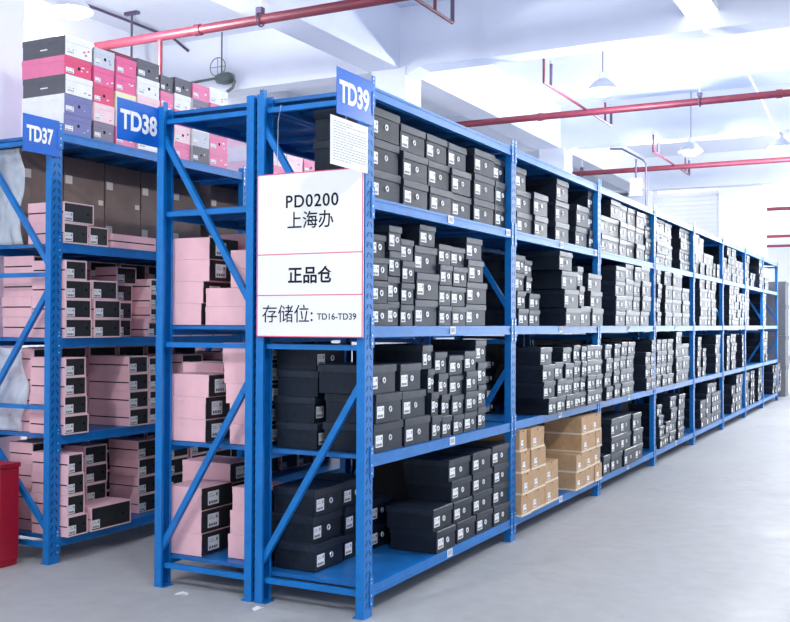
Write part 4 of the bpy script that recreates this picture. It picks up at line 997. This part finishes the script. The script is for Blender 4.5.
# ------------------------------------------------------------------ stretch film around the goods at the end of the TD37 rack
def film(z0, z1, x1, label, sd):
    rnd = random.Random(sd)
    ph = [rnd.uniform(0, 6) for _ in range(4)]
    mb = MB()
    k = mb.mi('film')
    nx, nz = 16, 24
    for j in range(nz + 1):
        v = j / nz
        for i in range(nx + 1):
            u = i / nx
            x = -2.97 + u * (x1 + 2.97 - .05 * math.sin(v * 4 + ph[3]) ** 2)
            y = .172 + .006 * math.sin(u * 17 + v * 5 + ph[0]) + .004 * math.sin(u * 31 - v * 9 + ph[1]) + .003 * math.sin(v * 23 + ph[2])
            mb.v.append((x, y, z0 + v * (z1 - z0)))
    for j in range(nz):
        for i in range(nx):
            a = j * (nx + 1) + i
            mb.f.append((a, a + 1, a + nx + 2, a + nx + 1))
            mb.m.append(k)
    o = mb.obj('stretch_film', smooth=True)
    o.modifiers.new('thickness', 'SOLIDIFY').thickness = .001
    tag(o, label, 'plastic film')
film(1.909, 2.505, -2.50, 'crumpled clear plastic film over the cartons just below the TD37 plate', 3)
film(.759, 1.27, -2.46, 'crumpled clear plastic film over pink boxes above the red box', 8)

# ------------------------------------------------------------------ red box on the floor
t = thing('fire_box', (-2.705, -.06, 0), 'red metal fire equipment box on the floor below the plastic film', 'box')
p = MB().box((-.36, -.07, .035), (.36, .07, .575), 'redbox').obj('body', t)
bevel(p, .006)
p = MB().box((-.367, -.077, .575), (.367, .077, .602), 'redbox').obj('lid', t)
bevel(p, .005)
MB().tube([(.12, -.068, .47), (.12, -.088, .47), (.318, -.088, .47), (.318, -.068, .47)], .007, 'whitemetal', 8).obj('handle', t)
for s in (-1, 1):
    MB().box((s * .31 - .04, -.065, 0), (s * .31 + .04, .065, .036), 'redbox').obj('foot', t)

# ------------------------------------------------------------------ sprinkler pipes
ZP = 4.2
def sprinkler(name, y, x0, label, arms=(), hang=(), extra=None):
    t = thing(name, (x0, y, ZP), label, 'pipe', 'red sprinkler pipes under the ceiling')
    m = MB().tube([(0, 0, 0), (12 - x0, 0, 0)], .045, 'red', 14)
    q = 1.3
    while q < 12 - x0:
        m.tube([(q - .035, 0, 0), (q + .035, 0, 0)], .054, 'red', 14)
        q += 3.0
    m.obj('main_pipe', t, smooth=False)
    for (x, ya, yb, ups) in arms:
        MB().tube([(x - x0, ya - y, .03), (x - x0, yb - y, .03)], .016, 'red', 8).obj('branch_pipe', t)
        for k, u in enumerate(ups):
            r = MB().tube([(x - x0, u - y, .03), (x - x0, u - y, .30)], .016 if k % 2 == 0 else .020, 'red' if k % 2 == 0 else 'darkpipe', 8).obj('riser', t)
            MB().lathe([(.0, 0), (.018, .002), (.018, .02), (.03, .03), (.03, .034), (0, .036)], 'steel', 10, (x - x0, u - y, .30)).obj('sprinkler_head', r)
    for x in hang:
        h = MB().tube([(x - x0, 0, 0), (x - x0, 0, CEIL - ZP)], .005, 'whitemetal', 6)
        h.tube([(x - x0, .062 * math.cos(a), .062 * math.sin(a)) for a in [i * math.pi / 6 for i in range(12)]], .008, 'darkpipe', 6, closed=True)
        h.box((x - x0 - .03, -.03, -.01 + .06), (x - x0 + .03, .03, .11), 'darkpipe')
        h.obj('hanger', t)
    return t
p1 = sprinkler('sprinkler_pipe', 3.27, -4.96, 'red sprinkler pipe over the near rack ends, the closest of the pipes', [(-1.465, 1.2, 4.24, (1.2, 1.5, 3.86, 4.24))], (-2.95, 0.2))
MB().tube([(0, 0, 0), (0, -2.6, 0)], .022, 'whitemetal', 10).obj('branch_pipe', p1)  # red pipe washed out by lamp glare, the glare put into its white colour
MB().tube([(0, 0, 0), (0, .62, 0)], .022, 'red', 10).obj('branch_pipe', p1)
MB().tube([(.835, 0, 0), (.835, 0, -.9)], .024, 'red', 10).obj('drop_pipe', p1)
sprinkler('sprinkler_pipe', 8.50, -6.4, 'red sprinkler pipe crossing above the second rack bay', [(-1.465, 6.80, 9.66, (6.80, 7.06, 9.36, 9.66))], (-.03,))
sprinkler('sprinkler_pipe', 13.62, -6.4, 'dark red sprinkler pipe above the third rack bay, before the roller shutter', [(-1.42, 12.0, 14.85, (12.0, 12.34, 14.5, 14.85))], (-3.1, 0.9))
sprinkler('sprinkler_pipe', 21.1, -1.05, 'thin-looking red pipe high up in the far bright hall, first behind the pier', [(-1.0, 19.0, 21.1, (19.0, 19.4, 21.0))], ())
sprinkler('sprinkler_pipe', 28.95, -2.13, 'red pipe in the far bright hall, second behind the pier', [], ())
sprinkler('sprinkler_pipe', 33.0, -2.35, 'red pipe in the far bright hall, lowest seen behind the pier', [], ())

# ------------------------------------------------------------------ lamps
def lamp(x, y, z, label, power=1.0):
    t = thing('pendant_lamp', (x, y, z), label, 'lamp', 'pendant lamps under the ceiling')
    MB().lathe([(.185, -.01), (.180, .0), (.150, .045), (.085, .11), (.055, .13), (.0, .132)], 'lampmetal', 28).lathe([(.178, -.008), (.146, .040), (.08, .105), (0, .110)], 'whitemetal', 28).obj('lamp_shade', t, smooth=True)
    MB().lathe([(0, -.075), (.06, -.068), (.115, -.045), (.155, -.012), (.172, .003), (0, .004)], 'bulb', 28).obj('bulb', t, smooth=True)
    MB().lathe([(0, .128), (.045, .130), (.045, .20), (.02, .22), (0, .22)], 'lampmetal', 16).obj('socket', t, smooth=False)
    MB().tube([(0, 0, .21), (0, 0, CEIL - z)], .006, 'darkpipe', 6).obj('rod', t)
    l = bpy.data.lights.new('lamp light', 'POINT')
    l.energy, l.shadow_soft_size, l.color = LAMP_POWER * power, .06, (.95, .97, 1.0)
    lo = bpy.data.objects.new('lamp light', l)
    lo.location = (0, 0, -.145)
    lo.parent = t
    COL.objects.link(lo)
lamp(-4.28, 2.28, ZP, 'glowing white pendant lamp above the coloured boxes of the TD37 rack', 1.6)
lamp(-.93, 7.36, ZP, 'glowing pendant lamp with cone shade in front of the second sprinkler pipe')
lamp(-.84, 12.07, ZP, 'grey shaded pendant lamp above the third sprinkler pipe')
lamp(.47, 12.31, ZP, 'glaring pendant lamp beside the grey shaded one, over the main aisle', 2.0)
for x, y, pw in ((2.6, -2.6, 1), (2.6, 2.3, 1), (3.0, 7.4, 1), (2.8, 17.2, 2), (1.2, 21.5, 3), (1.2, 26.6, 3), (1.2, 31.5, 3), (-.9, -3.4, 1)):  # lamps out of view, added to brighten the racks and the far hall
    lamp(x, y, ZP, 'unseen pendant lamp added over the open floor to light the hall', pw)

t = thing('ceiling_panel_light', (.42, 5.75, 4.6), 'flat white panel light hanging before the first cross beam', 'lamp')
MB().box((-.17, -.45, 0), (.17, .45, .05), 'whitemetal').obj('housing', t)
MB().box((-.155, -.435, -.006), (.155, .435, 0), 'tube').obj('diffuser', t)
for s in (-.4, .4):
    MB().tube([(0, s, .05), (0, s, CEIL - 4.6)], .004, 'steel', 6).obj('rod', t)
o = MB().tube([(.45, 6.08, 4.662), (.47, 6.13, 4.55), (.455, 6.17, 4.40), (.62, 6.60, 4.395), (.60, 8.0, 4.39), (.54, 10.0, 4.39), (.45, 12.0, 4.385), (.40, 12.20, 4.385)], .014, 'whitemetal', 8).obj('power_cable')
tag(o, 'white power cable running from the panel light to the glaring lamp', 'cable')

# conduits and hangers
o = MB().tube([(-6.19, 2.0, 5.12), (-6.19, 5.9, 5.12), (-6.17, 6.18, 5.02)], .018, 'darkpipe', 8).obj('ceiling_conduit')
tag(o, 'dark conduit on the ceiling running from the lamp to the cross beam', 'conduit')
t = thing('ceiling_hanger', (-5.97, 4.89, CEIL), 'dark T-shaped hanger dropping from the ceiling behind the coloured boxes', 'hanger')
MB().box((-.10, -.03, -.035), (.10, .03, 0), 'darkpipe').obj('bracket', t)
MB().tube([(0, 0, -.03), (0, 0, -.72)], .014, 'darkpipe', 8).obj('rod', t)
MB().box((-.12, -.02, -.745), (.12, .02, -.715), 'darkpipe').obj('crossbar', t)
t = thing('electrical_conduit', (-1.95, 13.0, 4.45), 'dark conduit with a junction box hanging behind the third sprinkler pipe', 'conduit')
MB().tube([(-.45, 0, .05), (-.245, 0, .035), (.12, 0, -.185), (.172, 0, -.25), (.172, 0, -1.6)], .016, 'darkpipe', 8).obj('conduit', t)
MB().tube([(0, 0, -.16), (0, 0, -.75)], .016, 'darkpipe', 8).obj('rod', t)
MB().tube([(-.45, 0, .05), (-.45, 0, CEIL - 4.45)], .006, 'darkpipe', 6).obj('rod', t)
MB().box((-.09, -.05, -.80), (.09, .05, -.50), 'whitemetal').obj('junction_box', t)

# fan under the ceiling
t = thing('industrial_fan', (-5.52, 6.05, 4.55), 'dark hanging fan with a ring guard below the ceiling', 'fan')
MB().tube([(0, 0, .05), (0, 0, CEIL - 4.55)], .010, 'fan', 8).obj('rod', t)
MB().tube([(-.55, 0, .0), (0, 0, .02)], .018, 'fan', 8).obj('arm', t)
g = MB().tube([(-.04 + .12 * math.cos(a), -.03, .15 + .12 * math.sin(a)) for a in [i * math.pi / 12 for i in range(24)]], .006, 'fan', 6, closed=True)
g.tube([(-.04, -.03, .03), (-.04, -.03, .27)], .004, 'fan', 6).tube([(-.16, -.03, .15), (.08, -.03, .15)], .004, 'fan', 6)
g.obj('ring_guard', t)
h = MB().lathe([(0, -.15), (.10, -.14), (.125, -.05), (.125, .06), (.09, .13), (0, .15)], 'fan', 20)
h.v = [(p[2] * .8 + .06, p[1] * .75, p[0] * .62) for p in h.v]
h.obj('motor_housing', t, smooth=True)
MB().tube([(.17, 0, .02), (.20, 0, -.05), (.18, 0, -.13), (.09, 0, -.17)], .020, 'fan', 8).obj('hose', t)

# pile of dark crates past the end of the long rack
def crate(x, y, z, w, d, h, label):
    t = thing('storage_crate', (x, y, z), label, 'crate', 'dark crates past the end of the rack')
    p = MB().box((-w / 2, -d / 2, 0), (w / 2, d / 2, h * .86), 'crate').obj('body', t)
    MB().box((-w / 2 - .01, -d / 2 - .01, h * .86), (w / 2 + .01, d / 2 + .01, h - .002), 'crate').obj('lid', t)
for k, hh in enumerate((.62, .60, .62, .46)):
    crate(-.24, 17.3, sum((.62, .60, .62, .46)[:k]), .52, .50, hh, 'dark crate past the far rack end, %s of its stack' % layer_word(k, 4))

# scraps of paper on the floor
for k, (x, y, r, lab) in enumerate(((-1.07, -.05, .3, 'crumpled white paper scrap on the floor before the TD38 rack end'), (-.56, -.08, 1.2, 'torn paper scrap on the floor at the foot of the TD39 rack end'))):
    mb = MB()
    s = .035
    mb.v = [(-s, -s * .5, .002), (s * .2, -s * .6, .008), (s, -s * .2, .003), (-s * .8, s * .4, .006), (.1 * s, s * .3, .014), (s * .9, s * .6, .002), (-s, -s * .5, .0), (s, -s * .2, 0), (s * .9, s * .6, 0), (-s * .8, s * .4, 0)]
    mb.f = [(0, 1, 4, 3), (1, 2, 5, 4), (6, 9, 8, 7), (0, 3, 9, 6), (2, 7, 8, 5), (3, 4, 5, 8, 9), (0, 6, 7, 2, 1)]
    mb.m = [mb.mi('paper')] * 7
    o = mb.obj('paper_scrap', None, (x, y, 0))
    o.rotation_euler = (0, 0, r)
    tag(o, lab, 'paper scrap')
